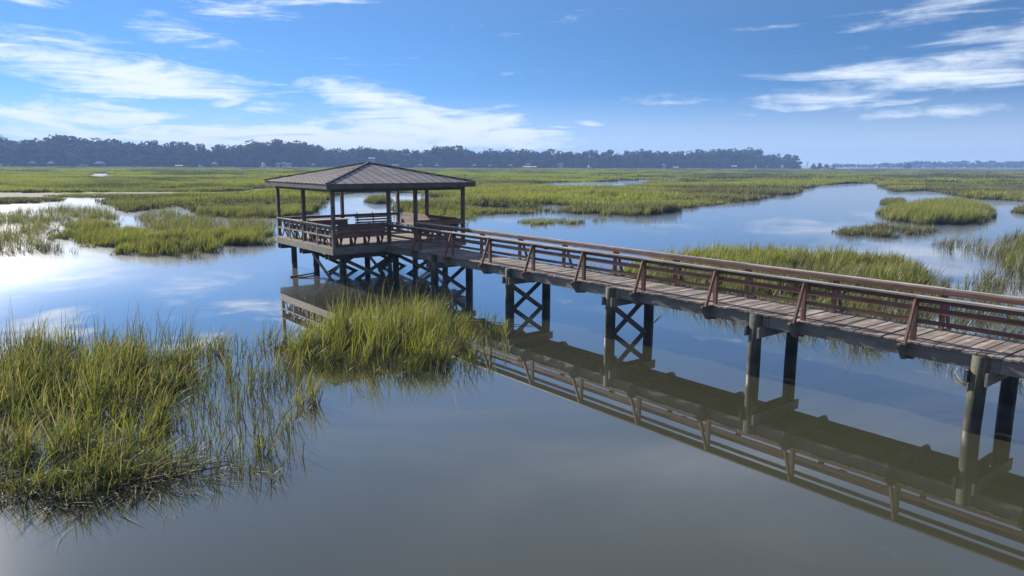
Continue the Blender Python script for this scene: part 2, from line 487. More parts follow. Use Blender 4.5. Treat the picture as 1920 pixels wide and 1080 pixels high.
while u < U_END:
    o = bpy.data.objects.new('plank', random.choice(plank_meshes)); col.objects.link(o); o.parent = bw
    o.location = (u, random.uniform(-.012, .012), ZT + random.uniform(-.005, .004)); o.rotation_euler = (random.uniform(-.002, .002), random.uniform(-.02, .02), random.uniform(-.008, .008))
    u += .1455 + random.uniform(-.002, .002)
# stringers
BENT0, BENTP = 3.90, 4.79
bents = [BENT0 + BENTP * k for k in range(7)]
edges = [0.05] + [b + .32 for b in bents if b < U_END - 3] + [U_END]
for vv in (2.50, 3.28, 4.06):
    for a, b in zip(edges[:-1], edges[1:]):
        box('stringer', (a + .004, vv - .024, 1.205), (b - .004, vv + .024, 1.480), 'grey_wood_u', bw, .004)
posts_u = [2.585 + PIT * k for k in range(15) if 2.585 + PIT * k < U_END - .3]
for n_, pu in enumerate(posts_u):
    prism('outrigger', [(2.16, 1.479), (2.16, 1.44), (2.40, 1.135), (2.50, 1.125), (4.07, 1.125), (4.18, 1.135), (4.415, 1.44), (4.415, 1.479)], pu - .115, pu - .050, 'grey_wood_v', bw)
    for side, vv in ((-1, VN), (1, VF)):
        box('rail_post', (pu - .046, vv - .045, 1.13), (pu + .046, vv + .045, 2.404), 'rail_wood_z', bw, .003)
        strut('rail_brace', (pu + .008, vv + side * .385, 1.483), (pu + .008, vv + side * .062, 2.36), .09, .042, 'rail_wood_z', bw, (1, 0, 0))
        box('brace_foot', (pu - .048, vv + side * .44 - .01 * side - (.0 if side > 0 else 0), 1.4825), (pu + .05, vv + side * .19, 1.5215), 'rail_wood_v', bw) if side > 0 else \
            box('brace_foot', (pu - .048, vv - .445, 1.4825), (pu + .05, vv - .19, 1.5215), 'rail_wood_v', bw)
rail_edges = [0.02] + [posts_u[i] for i in range(0, len(posts_u), 2)] + [U_END]
for side, vv in ((-1, VN), (1, VF)):
    inn = vv - side * .066
    for i, (a, b) in enumerate(zip(rail_edges[:-1], rail_edges[1:])):
        j = random.uniform(-.006, .006)
        box('handrail_cap', (a + .003, vv - .072 + j, 2.407), (b - .003, vv + .072 + j, 2.445), 'cap_wood', bw, .003)
        box('handrail_board', (a + .004, inn - .019, 2.300), (b - .004, inn + .019, 2.404), 'rail_wood_u', bw, .003)
        box('rail', (a + .003, inn - .019, 2.135), (b - .003, inn + .019, 2.225), 'rail_wood_u', bw, .004)
        box('rail', (a + .003, inn - .019, 1.875), (b - .003, inn + .019, 1.962), 'rail_wood_u', bw, .004)
        um = (a + b) / 2 + .5
        box('splice_block', (um, inn + side * .021, 2.285), (um + .16, inn + side * .058, 2.395), 'rail_wood_u', bw)
for k, bu in enumerate(bents):
    lz = random.uniform(-.02, .02)
    pile('pile', bu, 2.455, 1.478, bw, .15, (lz, random.uniform(-.01, .01)))
    pile('pile', bu + .03, 4.10, 1.478, bw, .145, (random.uniform(-.015, .015), 0))
    for s in (-1, 1):
        box('cap_beam', (bu + s * .175 - .024, 2.28, .955), (bu + s * .175 + .024, 4.30, 1.203), 'grey_wood_v', bw, .004)
    if k < 3:
        strut('cross_brace', (bu + .178, 2.40, .93), (bu + .178, 4.12, -.25), .15, .042, 'dark_wood_v', bw)
        strut('cross_brace', (bu - .178, 4.12, .93), (bu - .178, 2.40, -.25), .15, .042, 'dark_wood_v', bw)

# ------------------------------------------------------------------ gazebo
SU, SV, OV = 6.2534, 6.6312, .3543
ZE, ZEB, ZA = 4.1842, 3.965, 5.0271
gz = pier_root('gazebo')
tag(gz, 'open square timber gazebo on piles with low hipped grey metal roof at the pier end', 'gazebo')
# deck
u = -SU + .075
while u < -.02:
    box('deck_plank', (u - .067, .01, ZT - .036), (u + .067, SV - .01, ZT + random.uniform(-.002, .002)), 'plank_wood', gz, .002)
    u += .1435
# rim boards (tan left face)
for a, b in ((-SU, -2.1), (-2.096, .022)):
    box('rim_board', (a, -.046, 1.233), (b, .0, 1.520), 'tan_wood_u', gz)
box('rim_board', (-.001, .004, 1.236), (.045, 3.2, 1.517), 'grey_wood_v', gz); box('rim_board', (-.001, 3.204, 1.236), (.045, SV, 1.517), 'grey_wood_v', gz)
box('rim_board', (-SU, SV, 1.233), (0, SV + .045, 1.520), 'grey_wood_u', gz); box('rim_board', (-SU - .045, -.02, 1.236), (-SU - .001, SV + .02, 1.517), 'grey_wood_v', gz)
for k in range(1, 11):
    uu = -SU + SU * k / 11
for k in range(15):
    vv = .22 + (SV - .44) * k / 14
    box('joist', (-SU + .02, vv - .022, 1.246), (-.02, vv + .022, 1.484), 'dark_wood_u', gz)
PU, PV = (-6.06, -3.42, -.66), (.70, 3.28, 5.93)
for pu in PU:
    for s in (-1, 1):
        box('cap_beam', (pu + s * .165 - .03, -.01, .978), (pu + s * .165 + .03, SV + .01, 1.232), 'dark_wood_v', gz)
    for pv in PV:
        pile('pile', pu, pv, 1.24, gz, .132, (random.uniform(-.01, .01), random.uniform(-.012, .012)))
for pv in (PV[0], PV[1], PV[2]):
    for ua, ub in ((PU[1], PU[2]),):
        strut('cross_brace', (ua - .02, pv - .165, .95), (ub, pv - .165, -.45), .15, .042, 'dark_wood_u', gz, (0, 1, 0))
        strut('cross_brace', (ub + .02, pv + .165, .95), (ua, pv + .165, -.45), .15, .042, 'dark_wood_u', gz, (0, 1, 0))
for pu in (PU[1], PU[2]):
    for va, vb in ((PV[0], PV[1]), (PV[1], PV[2])):
        strut('cross_brace', (pu + .21, va, .95), (pu + .21, vb, -.40), .15, .042, 'dark_wood_v', gz)
        strut('cross_brace', (pu - .21, vb, .95), (pu - .21, va, -.40), .15, .042, 'dark_wood_v', gz)
# posts
gposts = [(-SU + .075, .075), (-3.12, .075), (-.075, .075), (-.075, 2.66), (-.075, 4.00), (-.075, SV - .075), (-3.25, SV - .075), (-SU + .075, SV - .075), (-SU + .075, 3.36)]
for (pu, pv) in gposts:
    box('post', (pu - .07, pv - .07, ZT), (pu + .07, pv + .07, 3.832), 'dark_wood_z', gz, .003)
# header beams on the posts
box('header_beam', (-SU + .0, .0, 3.83), (-.0, .15, 4.02), 'dark_wood_u', gz); box('header_beam', (-SU, SV - .15, 3.83), (0, SV, 4.02), 'dark_wood_u', gz)
box('header_beam', (-.15, .152, 3.828), (-.001, SV - .152, 4.018), 'dark_wood_v', gz); box('header_beam', (-SU + .001, .152, 3.828), (-SU + .15, SV - .152, 4.018), 'dark_wood_v', gz)
for vv in (.95, 1.62):
    box('hook', (-.06, vv, 3.76), (-.035, vv + .03, 3.829), 'dark_wood_z', gz)
# fascia and soffit
a0, a1, b0, b1 = -SU - OV, OV, -OV, SV + OV
box('fascia', (a0, b0, ZEB), (a1, b0 + .04, ZE - .004), 'grey_wood_u', gz); box('fascia', (a0, b1 - .04, ZEB), (a1, b1, ZE - .004), 'grey_wood_u', gz)
box('fascia', (a1 - .04, b0 + .042, ZEB), (a1 - .001, b1 - .042, ZE - .004), 'dark_wood_v', gz); box('fascia', (a0 + .001, b0 + .042, ZEB), (a0 + .04, b1 - .042, ZE - .004), 'dark_wood_v', gz)
uc, vc = (a0 + a1) / 2, (b0 + b1) / 2
e_ = .045
rfv = [(a0 + e_, b0 + e_, ZE - .03), (a1 - e_, b0 + e_, ZE - .03), (a1 - e_, b1 - e_, ZE - .03), (a0 + e_, b1 - e_, ZE - .03), (uc, vc, ZA - .06)]
rfv += [(x, y, z - .03) for x, y, z in rfv]
roof = mesh_obj('roof', rfv, [(0, 1, 4), (1, 2, 4), (2, 3, 4), (3, 0, 4), (6, 5, 9), (7, 6, 9), (8, 7, 9), (5, 8, 9)], 'dark_wood_u', gz)


def roof_slope(c0, c1, npan):
    """standing-seam panels of the triangular slope between eave corners c0 and c1"""
    A, B, T = Vector(c0), Vector(c1), Vector((uc, vc, ZA))
    M = (A + B) / 2; L = (B - A).length; ex = (B - A).normalized(); up = T - M
    nrm = ex.cross(up).normalized()
    if nrm.z < 0: nrm = -nrm
    def pt(s, t): return A + ex * (s * L) + up * t
    def tmax(s): return min(s, 1 - s) * 2
    for i in range(npan):
        s0, s1 = i / npan, (i + 1) / npan
        top = [pt(s0, 0), pt(s1, 0)]
        if tmax(s1) > 1e-6: top.append(pt(s1, tmax(s1)))
        if s0 < .5 - 1e-6 < s1 - 1e-6 and s1 > .5 + 1e-6: top.append(pt(.5, 1))
        if tmax(s0) > 1e-6: top.append(pt(s0, tmax(s0)))
        n = len(top)
        vs = [p + nrm * random.uniform(-.0015, .0015) for p in top] + [p - nrm * .022 for p in top]
        fs = [tuple(range(n)), tuple(range(n, 2 * n))[::-1]] + [(k, k + n, (k + 1) % n + n, (k + 1) % n) for k in range(n)]
        o = mesh_obj('roof_panel', vs, fs, 'roof_metal', roof)
        bm = bmesh.new(); bm.from_mesh(o.data); bmesh.ops.recalc_face_normals(bm, faces=bm.faces); bm.to_mesh(o.data); bm.free()
        if i > 0:
            p, q = pt(s0, -.006), pt(s0, tmax(s0))
            strut('roof_seam', p + nrm * .008, q + nrm * .008, .022, .022, 'seam_metal', roof, tuple(ex))


cA, cB, cC, cD = (a0 - .02, b0 - .02, ZE), (a1 + .02, b0 - .02, ZE), (a1 + .02, b1 + .02, ZE), (a0 - .02, b1 + .02, ZE)
roof_slope(cA, cB, 17); roof_slope(cB, cC, 17); roof_slope(cC, cD, 17); roof_slope(cD, cA, 17)
for c in (cA, cB, cC, cD):
    strut('hip_cap', Vector(c) + Vector((0, 0, .03)), Vector((uc, vc, ZA + .03)), .035, .14, 'seam_metal', roof, (Vector((uc, vc, 0)) - Vector((c[0], c[1], 0))).cross(Vector((0, 0, 1))))
mesh_obj('roof_cap', [(uc - .16, vc - .16, ZA - .01), (uc + .16, vc - .16, ZA - .01), (uc + .16, vc + .16, ZA - .01), (uc - .16, vc + .16, ZA - .01), (uc, vc, ZA + .07)], [(0, 1, 4), (1, 2, 4), (2, 3, 4), (3, 0, 4)], 'seam_metal', roof)
# railings
zc = ZT + .93
box('railing_cap', (-SU + .0, -.035, zc - .04), (-3.19, .13, zc), 'tan_wood_u', gz); box('railing_cap', (-3.05, -.035, zc - .04), (-.145, .13, zc), 'tan_wood_u', gz)
for (a, b) in ((-SU + .15, -3.19), (-3.05, -.145)):
    m_ = (a + b) / 2
    box('baluster', (m_ - .04, -.012, ZT), (m_ + .04, .03, zc - .042), 'tan_wood_z', gz)
    box('railing_board', (a, .04, zc - .14), (b, .075, zc - .042), 'grey_wood_u', gz)
    box('toe_board', (a, .0, ZT + .001), (b, .03, ZT + .055), 'tan_wood_u', gz)
for (a, b) in ((-SU + .15, -4.72), (-4.64, -3.19), (-3.05, -1.64), (-1.56, -.145)):
    box('mid_rail', (a + .004, -.006, ZT + .43), (b - .004, .032, ZT + .50), 'tan_wood_u', gz)
    L_ = (b - a); nz_ = 4
    for k in range(nz_):
        xa, xb = a + L_ * k / nz_ + .03, a + L_ * (k + 1) / nz_ - .03
        lo, hi = (ZT + .06, ZT + .425) if k % 2 else (ZT + .425, ZT + .06)
        strut('zigzag_brace', (xa, .045, lo), (xb, .045, hi), .075, .03, 'dark_wood_z', gz, (0, 1, 0))
    for k in range(3):
        xc_ = a + L_ * (k + .5) / 3
        box('railing_slat', (xc_ - .10, .035, ZT + .505), (xc_ + .10, .062, zc - .145), 'dark_wood_z', gz)
for k_, (z0_, z1_) in enumerate(((.40, .58), (.60, .74), (.755, .885))):
    box('railing_board', (-.012, .15, ZT + z0_), (.022, 2.586, ZT + z1_), 'bench_wood_v', gz)
box('railing_cap', (-.13, .147, zc - .04), (.035, 2.588, zc), 'dark_wood_v', gz); box('railing_cap', (-.13, 4.072, zc - .04), (.035, SV - .147, zc), 'bench_wood_v', gz)
box('railing_board', (.0, 4.072, zc - .20), (.034, SV - .147, zc - .043), 'bench_wood_v', gz)
box('railing_cap', (-SU + .147, SV - .13, zc - .04), (-3.322, SV + .035, zc), 'bench_wood_u', gz); box('railing_cap', (-3.178, SV - .13, zc - .04), (-.147, SV + .035, zc), 'bench_wood_u', gz)
box('railing_cap', (-SU - .035, .147, zc - .04), (-SU + .13, 3.288, zc), 'bench_wood_v', gz); box('railing_cap', (-SU - .035, 3.432, zc - .04), (-SU + .13, SV - .147, zc), 'bench_wood_v', gz)
box('railing_board', (-SU + .0, .15, zc - .14), (-SU + .035, 3.288, zc - .043), 'bench_wood_v', gz); box('railing_board', (-SU + .0, 3.432, zc - .14), (-SU + .035, SV - .15, zc - .043), 'bench_wood_v', gz)


# ------------------------------------------------------------------ benches and table in the gazebo
def bench(label, u, v, ang, L, slats=3, gap=.012, nleg=4):
    """built with its back along local x at y=0, seat reaching to +y"""
    X, Y = plan(u, v)
    b = empty('bench', (X, Y, ZT), -TH + ang)
    tag(b, label, 'bench', 'benches lining the gazebo')
    for i in range(4):
        y = .06 + i * .108
        box('seat_board', (0, y, .405 - .0), (L, y + .098, .442), 'bench_wood_u', b, .002)
    hb = .52 / slats
    for i in range(slats):
        z0, z1 = .46 + i * hb, .46 + (i + 1) * hb - gap
        y0, y1 = .075 - (z0 - .42) * .30, .075 - (z1 - .42) * .30
        strut('back_board', (0, (y0 + y1) / 2, (z0 + z1) / 2), (L, (y0 + y1) / 2, (z0 + z1) / 2), hb - gap, .034, 'bench_wood_u', b, Vector((0, 1, .30)))
    for k in range(nleg):
        x = .16 + (L - .32) * k / max(1, nleg - 1)
        for s in (-1, 1):
            strut('leg', (x + s * .02, .14, 0.0), (x + s * .13, .14, .40), .075, .038, 'bench_wood_z', b, (0, 1, 0))
        strut('leg', (x, .42, 0.0), (x, .42, .40), .075, .038, 'bench_wood_z', b, (0, 1, 0))
        box('seat_bearer', (x - .02, .06, .365), (x + .02, .48, .403), 'bench_wood_v', b)
        strut('back_support', (x, .052, .30), (x, -.115, .98), .07, .04, 'bench_wood_z', b, (1, 0, 0))
    return b


PI = math.pi
bench('long shaded bench against the left railing of the gazebo', -SU + .35, .20, 0, 5.45, 2, .05, 6)
bench('dark bench left of the gazebo entrance with its solid back towards the water', -.20, .28, PI / 2, 2.25, 3, .012, 4)
bench('bench right of the gazebo entrance behind the far boardwalk rail', -.20, 4.15, PI / 2, 2.25, 3, .012, 4)
bench('long half sunlit bench along the right side of the gazebo', -.55, SV - .20, PI, 5.0, 3, .008, 5)
bench('slatted bench at the back of the gazebo in the far corner', -SU + .20, SV - .55, -PI / 2, 2.1, 4, .055, 3)
X, Y = plan(-5.62, 2.30)
tb = empty('table', (X, Y, ZT), -TH)
tag(tb, 'brown wooden table with pale top at the back rail of the gazebo', 'table')
for i in range(5):
    box('top_board', (-.40 + i * .158, -.95, .735), (-.25 + i * .158, .95, .772), 'tan_wood_v', tb, .002)
box('apron', (-.36, -.90, .50), (-.325, .90, .733), 'bench_wood_v', tb); box('apron', (.325, -.90, .50), (.36, .90, .733), 'bench_wood_v', tb)
box('apron', (-.323, -.90, .50), (.323, -.865, .733), 'bench_wood_u', tb); box('apron', (-.323, .865, .50), (.323, .90, .733), 'bench_wood_u', tb)
for sx_ in (-.30, .30):
    for sy_ in (-.84, .84):
        box('leg', (sx_ - .04, sy_ - .04, 0), (sx_ + .04, sy_ + .04, .732), 'bench_wood_z', tb)

# ------------------------------------------------------------------ cordgrass
protos = {}
hidden = {}


def blade_set(name, n, radius, h, wid, seg, lean, spread, stand, hvar=.35, rvar=1.0):
    """tuft of ribbon blades; attribute blade = (fraction along blade, per-blade random, 0)"""
    vs, fs, at = [], [], []
    for b in range(n):
        a = random.uniform(0, 2 * PI); rr = radius * math.sqrt(random.random())
        x, y = rr * math.cos(a), rr * math.sin(a)
        H_ = h * random.uniform(1 - hvar, 1 + hvar * .6)
        z = 0.0 if random.random() < .6 else H_ * random.uniform(.05, .3) * stand
        da = random.uniform(0, 2 * PI)
        th0 = abs(random.gauss(0, spread * .5)); curve = abs(random.gauss(0, spread)) + .1
        L = H_ * (1 if z == 0 else .75)
        step = L / seg; rnd = .5 + (random.random() - .5) * rvar
        wa = random.uniform(0, PI)
        wx, wy = math.cos(wa), math.sin(wa)
        base = len(vs)
        lx, ly = lean
        for s in range(seg + 1):
            f = s / seg
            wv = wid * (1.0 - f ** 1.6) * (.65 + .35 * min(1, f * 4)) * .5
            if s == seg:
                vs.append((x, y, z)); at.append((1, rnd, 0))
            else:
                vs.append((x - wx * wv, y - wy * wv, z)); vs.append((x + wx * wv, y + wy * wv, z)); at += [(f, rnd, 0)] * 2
            th = th0 + curve * f * f * 1.4
            hx = math.sin(th) * math.cos(da) + lx * (.25 + f * f); hy = math.sin(th) * math.sin(da) + ly * (.25 + f * f); hz_ = max(-.25, math.cos(th))
            nn = math.sqrt(hx * hx + hy * hy + hz_ * hz_)
            x += hx / nn * step; y += hy / nn * step; z += hz_ / nn * step
        for s in range(seg - 1):
            i = base + 2 * s; fs.append((i, i + 1, i + 3, i + 2))
        i = base + 2 * (seg - 1); fs.append((i, i + 1, i + 2))
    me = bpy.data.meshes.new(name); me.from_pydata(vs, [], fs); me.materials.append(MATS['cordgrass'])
    attr = me.attributes.new('blade', 'FLOAT_VECTOR', 'POINT')
    attr.data.foreach_set('vector', np.array(at, 'f').ravel())
    for p in me.polygons: p.use_smooth = True
    me.update()
    return me


def proto(kind, nvar, **kw):
    c = bpy.data.collections.new('cordgrass_' + kind)
    for k in range(nvar):
        o = bpy.data.objects.new('cordgrass_tuft', blade_set('tuft', **kw)); c.objects.link(o)
    protos[kind] = c


WIND = (.30, -.02)
proto('near', 14, n=7, radius=.11, h=1.0, wid=.021, seg=6, lean=WIND, spread=.40, stand=1.0, hvar=.55)
proto('bent', 6, n=8, radius=.14, h=.95, wid=.021, seg=7, lean=(.75, -.30), spread=.75, stand=1.0)
proto('lodged', 6, n=9, radius=.25, h=1.0, wid=.024, seg=6, lean=(2.2, -.9), spread=.9, stand=.4)
proto('stem', 8, n=3, radius=.12, h=.9, wid=.022, seg=5, lean=(.12, 0), spread=.28, stand=1.0)
proto('mid', 8, n=18, radius=.26, h=1.0, wid=.036, seg=4, lean=WIND, spread=.34, stand=1.0)
proto('far', 6, n=40, radius=.75, h=1.0, wid=.085, seg=3, lean=WIND, spread=.35, stand=1.0, rvar=.62)
proto('vfar', 5, n=60, radius=2.2, h=1.05, wid=.22, seg=2, lean=(.2, 0), spread=.40, stand=1.0, rvar=.35)


def vnoise(x, y, s, seed=0):
    """smooth value noise, numpy"""
    x = np.asarray(x) / s + seed * 17.31; y = np.asarray(y) / s - seed * 9.77
    xi, yi = np.floor(x), np.floor(y); fx, fy = x - xi, y - yi
    fx = fx * fx * (3 - 2 * fx); fy = fy * fy * (3 - 2 * fy)
    def h(i, j):
        v = np.sin(i * 127.1 + j * 311.7 + seed * 74.7) * 43758.5453
        return v - np.floor(v)
    return (h(xi, yi) * (1 - fx) + h(xi + 1, yi) * fx) * (1 - fy) + (h(xi, yi + 1) * (1 - fx) + h(xi + 1, yi + 1) * fx) * fy


def fnoise(x, y, s, seed=0):
    return (vnoise(x, y, s, seed) + .5 * vnoise(x, y, s / 2.1, seed + 1) + .25 * vnoise(x, y, s / 4.3, seed + 2)) / 1.75


def inside(poly, x, y):
    c = np.zeros(len(x), bool); n = len(poly); j = n - 1
    for i in range(n):
        xi, yi = poly[i]; xj, yj = poly[j]
        t = (yi > y) != (yj > y)
        with np.errstate(divide='ignore', invalid='ignore'):
            c ^= t & (x < (xj - xi) * (y - yi) / (yj - yi + 1e-12) + xi)
        j = i
    return c


def edge_dist(poly, x, y):
    d = np.full(len(x), 1e9); n = len(poly)
    for i in range(n):
        ax, ay = poly[i]; bx, by = poly[(i + 1) % n]
        vx, vy = bx - ax, by - ay; L2 = vx * vx + vy * vy + 1e-9
        t = np.clip(((x - ax) * vx + (y - ay) * vy) / L2, 0, 1)
        d = np.minimum(d, np.hypot(x - ax - t * vx, y - ay - t * vy))
    return d


def grass_tree(kind):
    ng = bpy.data.node_groups.new('scatter_' + kind, 'GeometryNodeTree')
    ng.interface.new_socket('Geometry', in_out='INPUT', socket_type='NodeSocketGeometry')
    ng.interface.new_socket('Geometry', in_out='OUTPUT', socket_type='NodeSocketGeometry')
    N, L = ng.nodes, ng.links
    gi, go = N.new('NodeGroupInput'), N.new('NodeGroupOutput')
    m2p = N.new('GeometryNodeMeshToPoints'); L.new(gi.outputs[0], m2p.inputs['Mesh'])
    ci = N.new('GeometryNodeCollectionInfo'); ci.inputs['Collection'].default_value = protos[kind]
    ci.inputs['Separate Children'].default_value = True; ci.inputs['Reset Children'].default_value = True
    iop = N.new('GeometryNodeInstanceOnPoints'); L.new(m2p.outputs[0], iop.inputs['Points']); L.new(ci.outputs[0], iop.inputs['Instance'])
    iop.inputs['Pick Instance'].default_value = True
    rn = N.new('GeometryNodeInputNamedAttribute'); rn.data_type = 'FLOAT_VECTOR'; rn.inputs['Name'].default_value = 'rot'
    sn = N.new('GeometryNodeInputNamedAttribute'); sn.data_type = 'FLOAT_VECTOR'; sn.inputs['Name'].default_value = 'size'
    idn = N.new('GeometryNodeInputNamedAttribute'); idn.data_type = 'INT'; idn.inputs['Name'].default_value = 'pick'
    L.new(rn.outputs[0], iop.inputs['Rotation']); L.new(sn.outputs[0], iop.inputs['Scale']); L.new(idn.outputs[0], iop.inputs['Instance Index'])
    L.new(iop.outputs[0], go.inputs[0])
    return ng


trees_gn = {}


def scatter(name, kind, pts, tint, hs, label, rot_free=.5, ws=None, tilt=.05):
    n = len(pts)
    if n == 0: return None
    me = bpy.data.meshes.new(name)
    me.vertices.add(n); me.vertices.foreach_set('co', np.asarray(pts, 'f').ravel())
    rot = np.stack([rng.normal(0, tilt, n), rng.normal(0, tilt, n), rng.uniform(-rot_free, rot_free, n)], 1)
    ws = rng.uniform(.85, 1.2, n) if ws is None else ws
    size = np.stack([ws, ws, hs], 1)
    a = me.attributes.new('rot', 'FLOAT_VECTOR', 'POINT'); a.data.foreach_set('vector', rot.astype('f').ravel())
    a = me.attributes.new('size', 'FLOAT_VECTOR', 'POINT'); a.data.foreach_set('vector', size.astype('f').ravel())
    a = me.attributes.new('pick', 'INT', 'POINT'); a.data.foreach_set('value', rng.integers(0, 1000, n).astype('i'))
    a = me.attributes.new('tint', 'FLOAT', 'POINT'); a.data.foreach_set('value', np.clip(tint, 0, 1).astype('f'))
    me.update()
    o = bpy.data.objects.new(name, me); col.objects.link(o)
    if kind not in trees_gn: trees_gn[kind] = grass_tree(kind)
    md = o.modifiers.new('scatter', 'NODES'); md.node_group = trees_gn[kind]
    tag(o, label, 'grass', kind='stuff')
    return o


def sample(poly, dens, seed, edge=.5, clump=1.2, thr=.25, soft=.25):
    P = np.array(poly); x0, y0 = P.min(0); x1, y1 = P.max(0)
    n = int((x1 - x0) * (y1 - y0) * dens)
    x, y = rng.uniform(x0, x1, n), rng.uniform(y0, y1, n)
    k = inside(poly, x, y); x, y = x[k], y[k]
    d = edge_dist(poly, x, y)
    nz = fnoise(x, y, clump, seed)
    p = np.clip((nz - thr) / soft, 0, 1) * np.clip((d + (nz - .5) * edge) / max(edge, .01), 0.03, 1)
    k = rng.random(len(x)) < p
    return x[k], y[k], d[k]


def S(*pp):
    return [survey(*p) for p in pp]


def patch(name, label, kind, poly, dens, seed, tint=(.3, .8), h=(.8, 1.1), edge=.5, clump=1.2, thr=.25, soft=.25, tint_scale=2.5, z=-.03, **kw):
    x, y, d = sample(poly, dens, seed, edge, clump, thr, soft)
    tn = fnoise(x, y, tint_scale, seed + 5)
    t = tint[0] + (tint[1] - tint[0]) * np.clip((tn - .25) / .5, 0, 1) + rng.normal(0, .08, len(x))
    hn = fnoise(x, y, tint_scale * 1.3, seed + 9)
    hh = (h[0] + (h[1] - h[0]) * np.clip((hn - .25) / .5, 0, 1)) * (.55 + .45 * np.clip(d / max(edge * 1.3, .1), 0, 1)) * rng.uniform(.70, 1.22, len(x))
    return scatter(name, kind, np.stack([x, y, np.full(len(x), z)], 1), t, hh, label, **kw)


# --- foreground left bed
pH = S((-330, 700), (0, 664), (120, 655), (250, 655), (340, 668), (385, 690), (375, 750), (345, 800), (350, 840), (300, 890), (220, 905), (120, 912), (0, 925), (-250, 965))
patch('cordgrass_bed', 'dense olive marsh grass bed in the left foreground', 'near', pH, 28, 1, (.0, .66), (.60, 1.15), 1.2, .7, .42, .12, .8)
patch('bent_cordgrass', 'arching olive blades spread through the left foreground bed', 'bent', pH, 9, 30, (.1, .7), (.55, .9), .5, .8, .32, .16, rot_free=.9)
pHl = S((-250, 850), (60, 840), (250, 830), (380, 850), (470, 875), (380, 915), (250, 935), (100, 950), (-250, 985))
patch('flattened_cordgrass', 'flattened bent grass along the front of the left foreground bed', 'bent', pHl, 20, 2, (.1, .5), (.45, .75), .5, .8, .36, .18, rot_free=1.1)
pH2 = S((350, 640), (440, 645), (510, 700), (560, 780), (560, 850), (500, 890), (420, 905), (350, 890), (360, 800), (385, 730))
patch('emergent_cordgrass', 'open grass stems standing in water right of the left foreground bed', 'near', pH2, 19, 3, (.1, .6), (.55, .9), .5, .75, .50, .12)
patch('emergent_cordgrass', 'scattered single grass stems at the water edge of the left bed', 'stem', S((300, 640), (460, 640), (560, 720), (600, 860), (520, 910), (300, 960), (0, 990), (-200, 990), (-200, 900), (300, 880), (360, 700)), 13, 4, (.05, .5), (.5, 1.0), .3, .7, .36, .2)
patch('wrack', 'mat of fallen straw and flattened stalks at the front of the left bed', 'lodged', S((-250, 900), (60, 880), (200, 872), (330, 862), (420, 860), (480, 872), (440, 900), (330, 930), (180, 955), (0, 965), (-250, 990)), 26, 5, (.0, .3), (.22, .42), .3, .7, .32, .2, rot_free=1.6)
patch('cordgrass_spikes', 'tall thin dark spikes rising from the back of the left foreground bed', 'stem', S((-300, 690), (0, 655), (120, 645), (260, 645), (360, 655), (420, 680), (360, 720), (200, 700), (0, 720), (-300, 760)), 9, 31, (.0, .4), (1.05, 1.55), .3, .8, .30, .2)
# --- centre tussock in front of the gazebo
pI = S((505, 672), (545, 650), (640, 615), (720, 596), (790, 586), (850, 592), (885, 630), (885, 672), (845, 694), (755, 704), (670, 704), (600, 700), (530, 690))
patch('cordgrass_tussock', 'bright green grass tussock in the water in front of the gazebo', 'near', pI, 31, 6, (.15, 1.0), (.78, 1.36), .9, .6, .40, .13, .8)
patch('bent_cordgrass', 'arching pale blades among the bright tussock before the gazebo', 'bent', pI, 10, 9, (.3, .9), (.75, 1.2), .5, .8, .28, .2, rot_free=.9)
patch('emergent_cordgrass', 'thin grass stems standing in water left of the bright tussock', 'near', S((480, 630), (560, 630), (590, 690), (660, 705), (700, 730), (640, 770), (560, 775), (500, 740), (480, 690)), 13, 7, (.25, .8), (.55, .95), .4, .7, .48, .14)
patch('emergent_cordgrass', 'few thin stems at the right edge of the bright tussock', 'stem', S((850, 590), (940, 600), (985, 640), (930, 700), (860, 715), (600, 725), (590, 690), (870, 680)), 13, 8, (.2, .7), (.45, .9), .3, .7, .32, .25)
patch('cordgrass_spikes', 'tall pale stems rising above the bright tussock before the gazebo', 'stem', pI, 6, 32, (.3, .9), (1.1, 1.5), .3, .8, .30, .2)
# --- bed behind the boardwalk
pG = S((1120, 520), (1200, 545), (1310, 566), (1450, 585), (1570, 592), (1670, 570), (1745, 525), (1735, 505), (1600, 488), (1400, 482), (1285, 487), (1190, 500))
patch('cordgrass_bed', 'yellow green grass bed behind the middle of the boardwalk', 'mid', pG, 15, 10, (.3, 1.0), (.65, 1.08), 1.2, 1.8, .30, .18, 3.0)
patch('emergent_cordgrass', 'sparse stems along the near side of the bed behind the boardwalk', 'near', S((1030, 520), (1180, 548), (1330, 590), (1500, 640), (1640, 660), (1720, 620), (1800, 540), (1740, 520), (1560, 590), (1300, 560), (1100, 510)), 17, 12, (.0, .45), (.5, .95), .5, 1.0, .34, .2)
patch('emergent_cordgrass', 'sparse dark stems in the water behind the near end of the boardwalk', 'near', S((1640, 600), (1750, 700), (1920, 780), (2150, 780), (2150, 520), (1930, 500), (1850, 510), (1760, 545)), 11, 13, (.0, .4), (.5, .95), .6, 1.1, .38, .2)
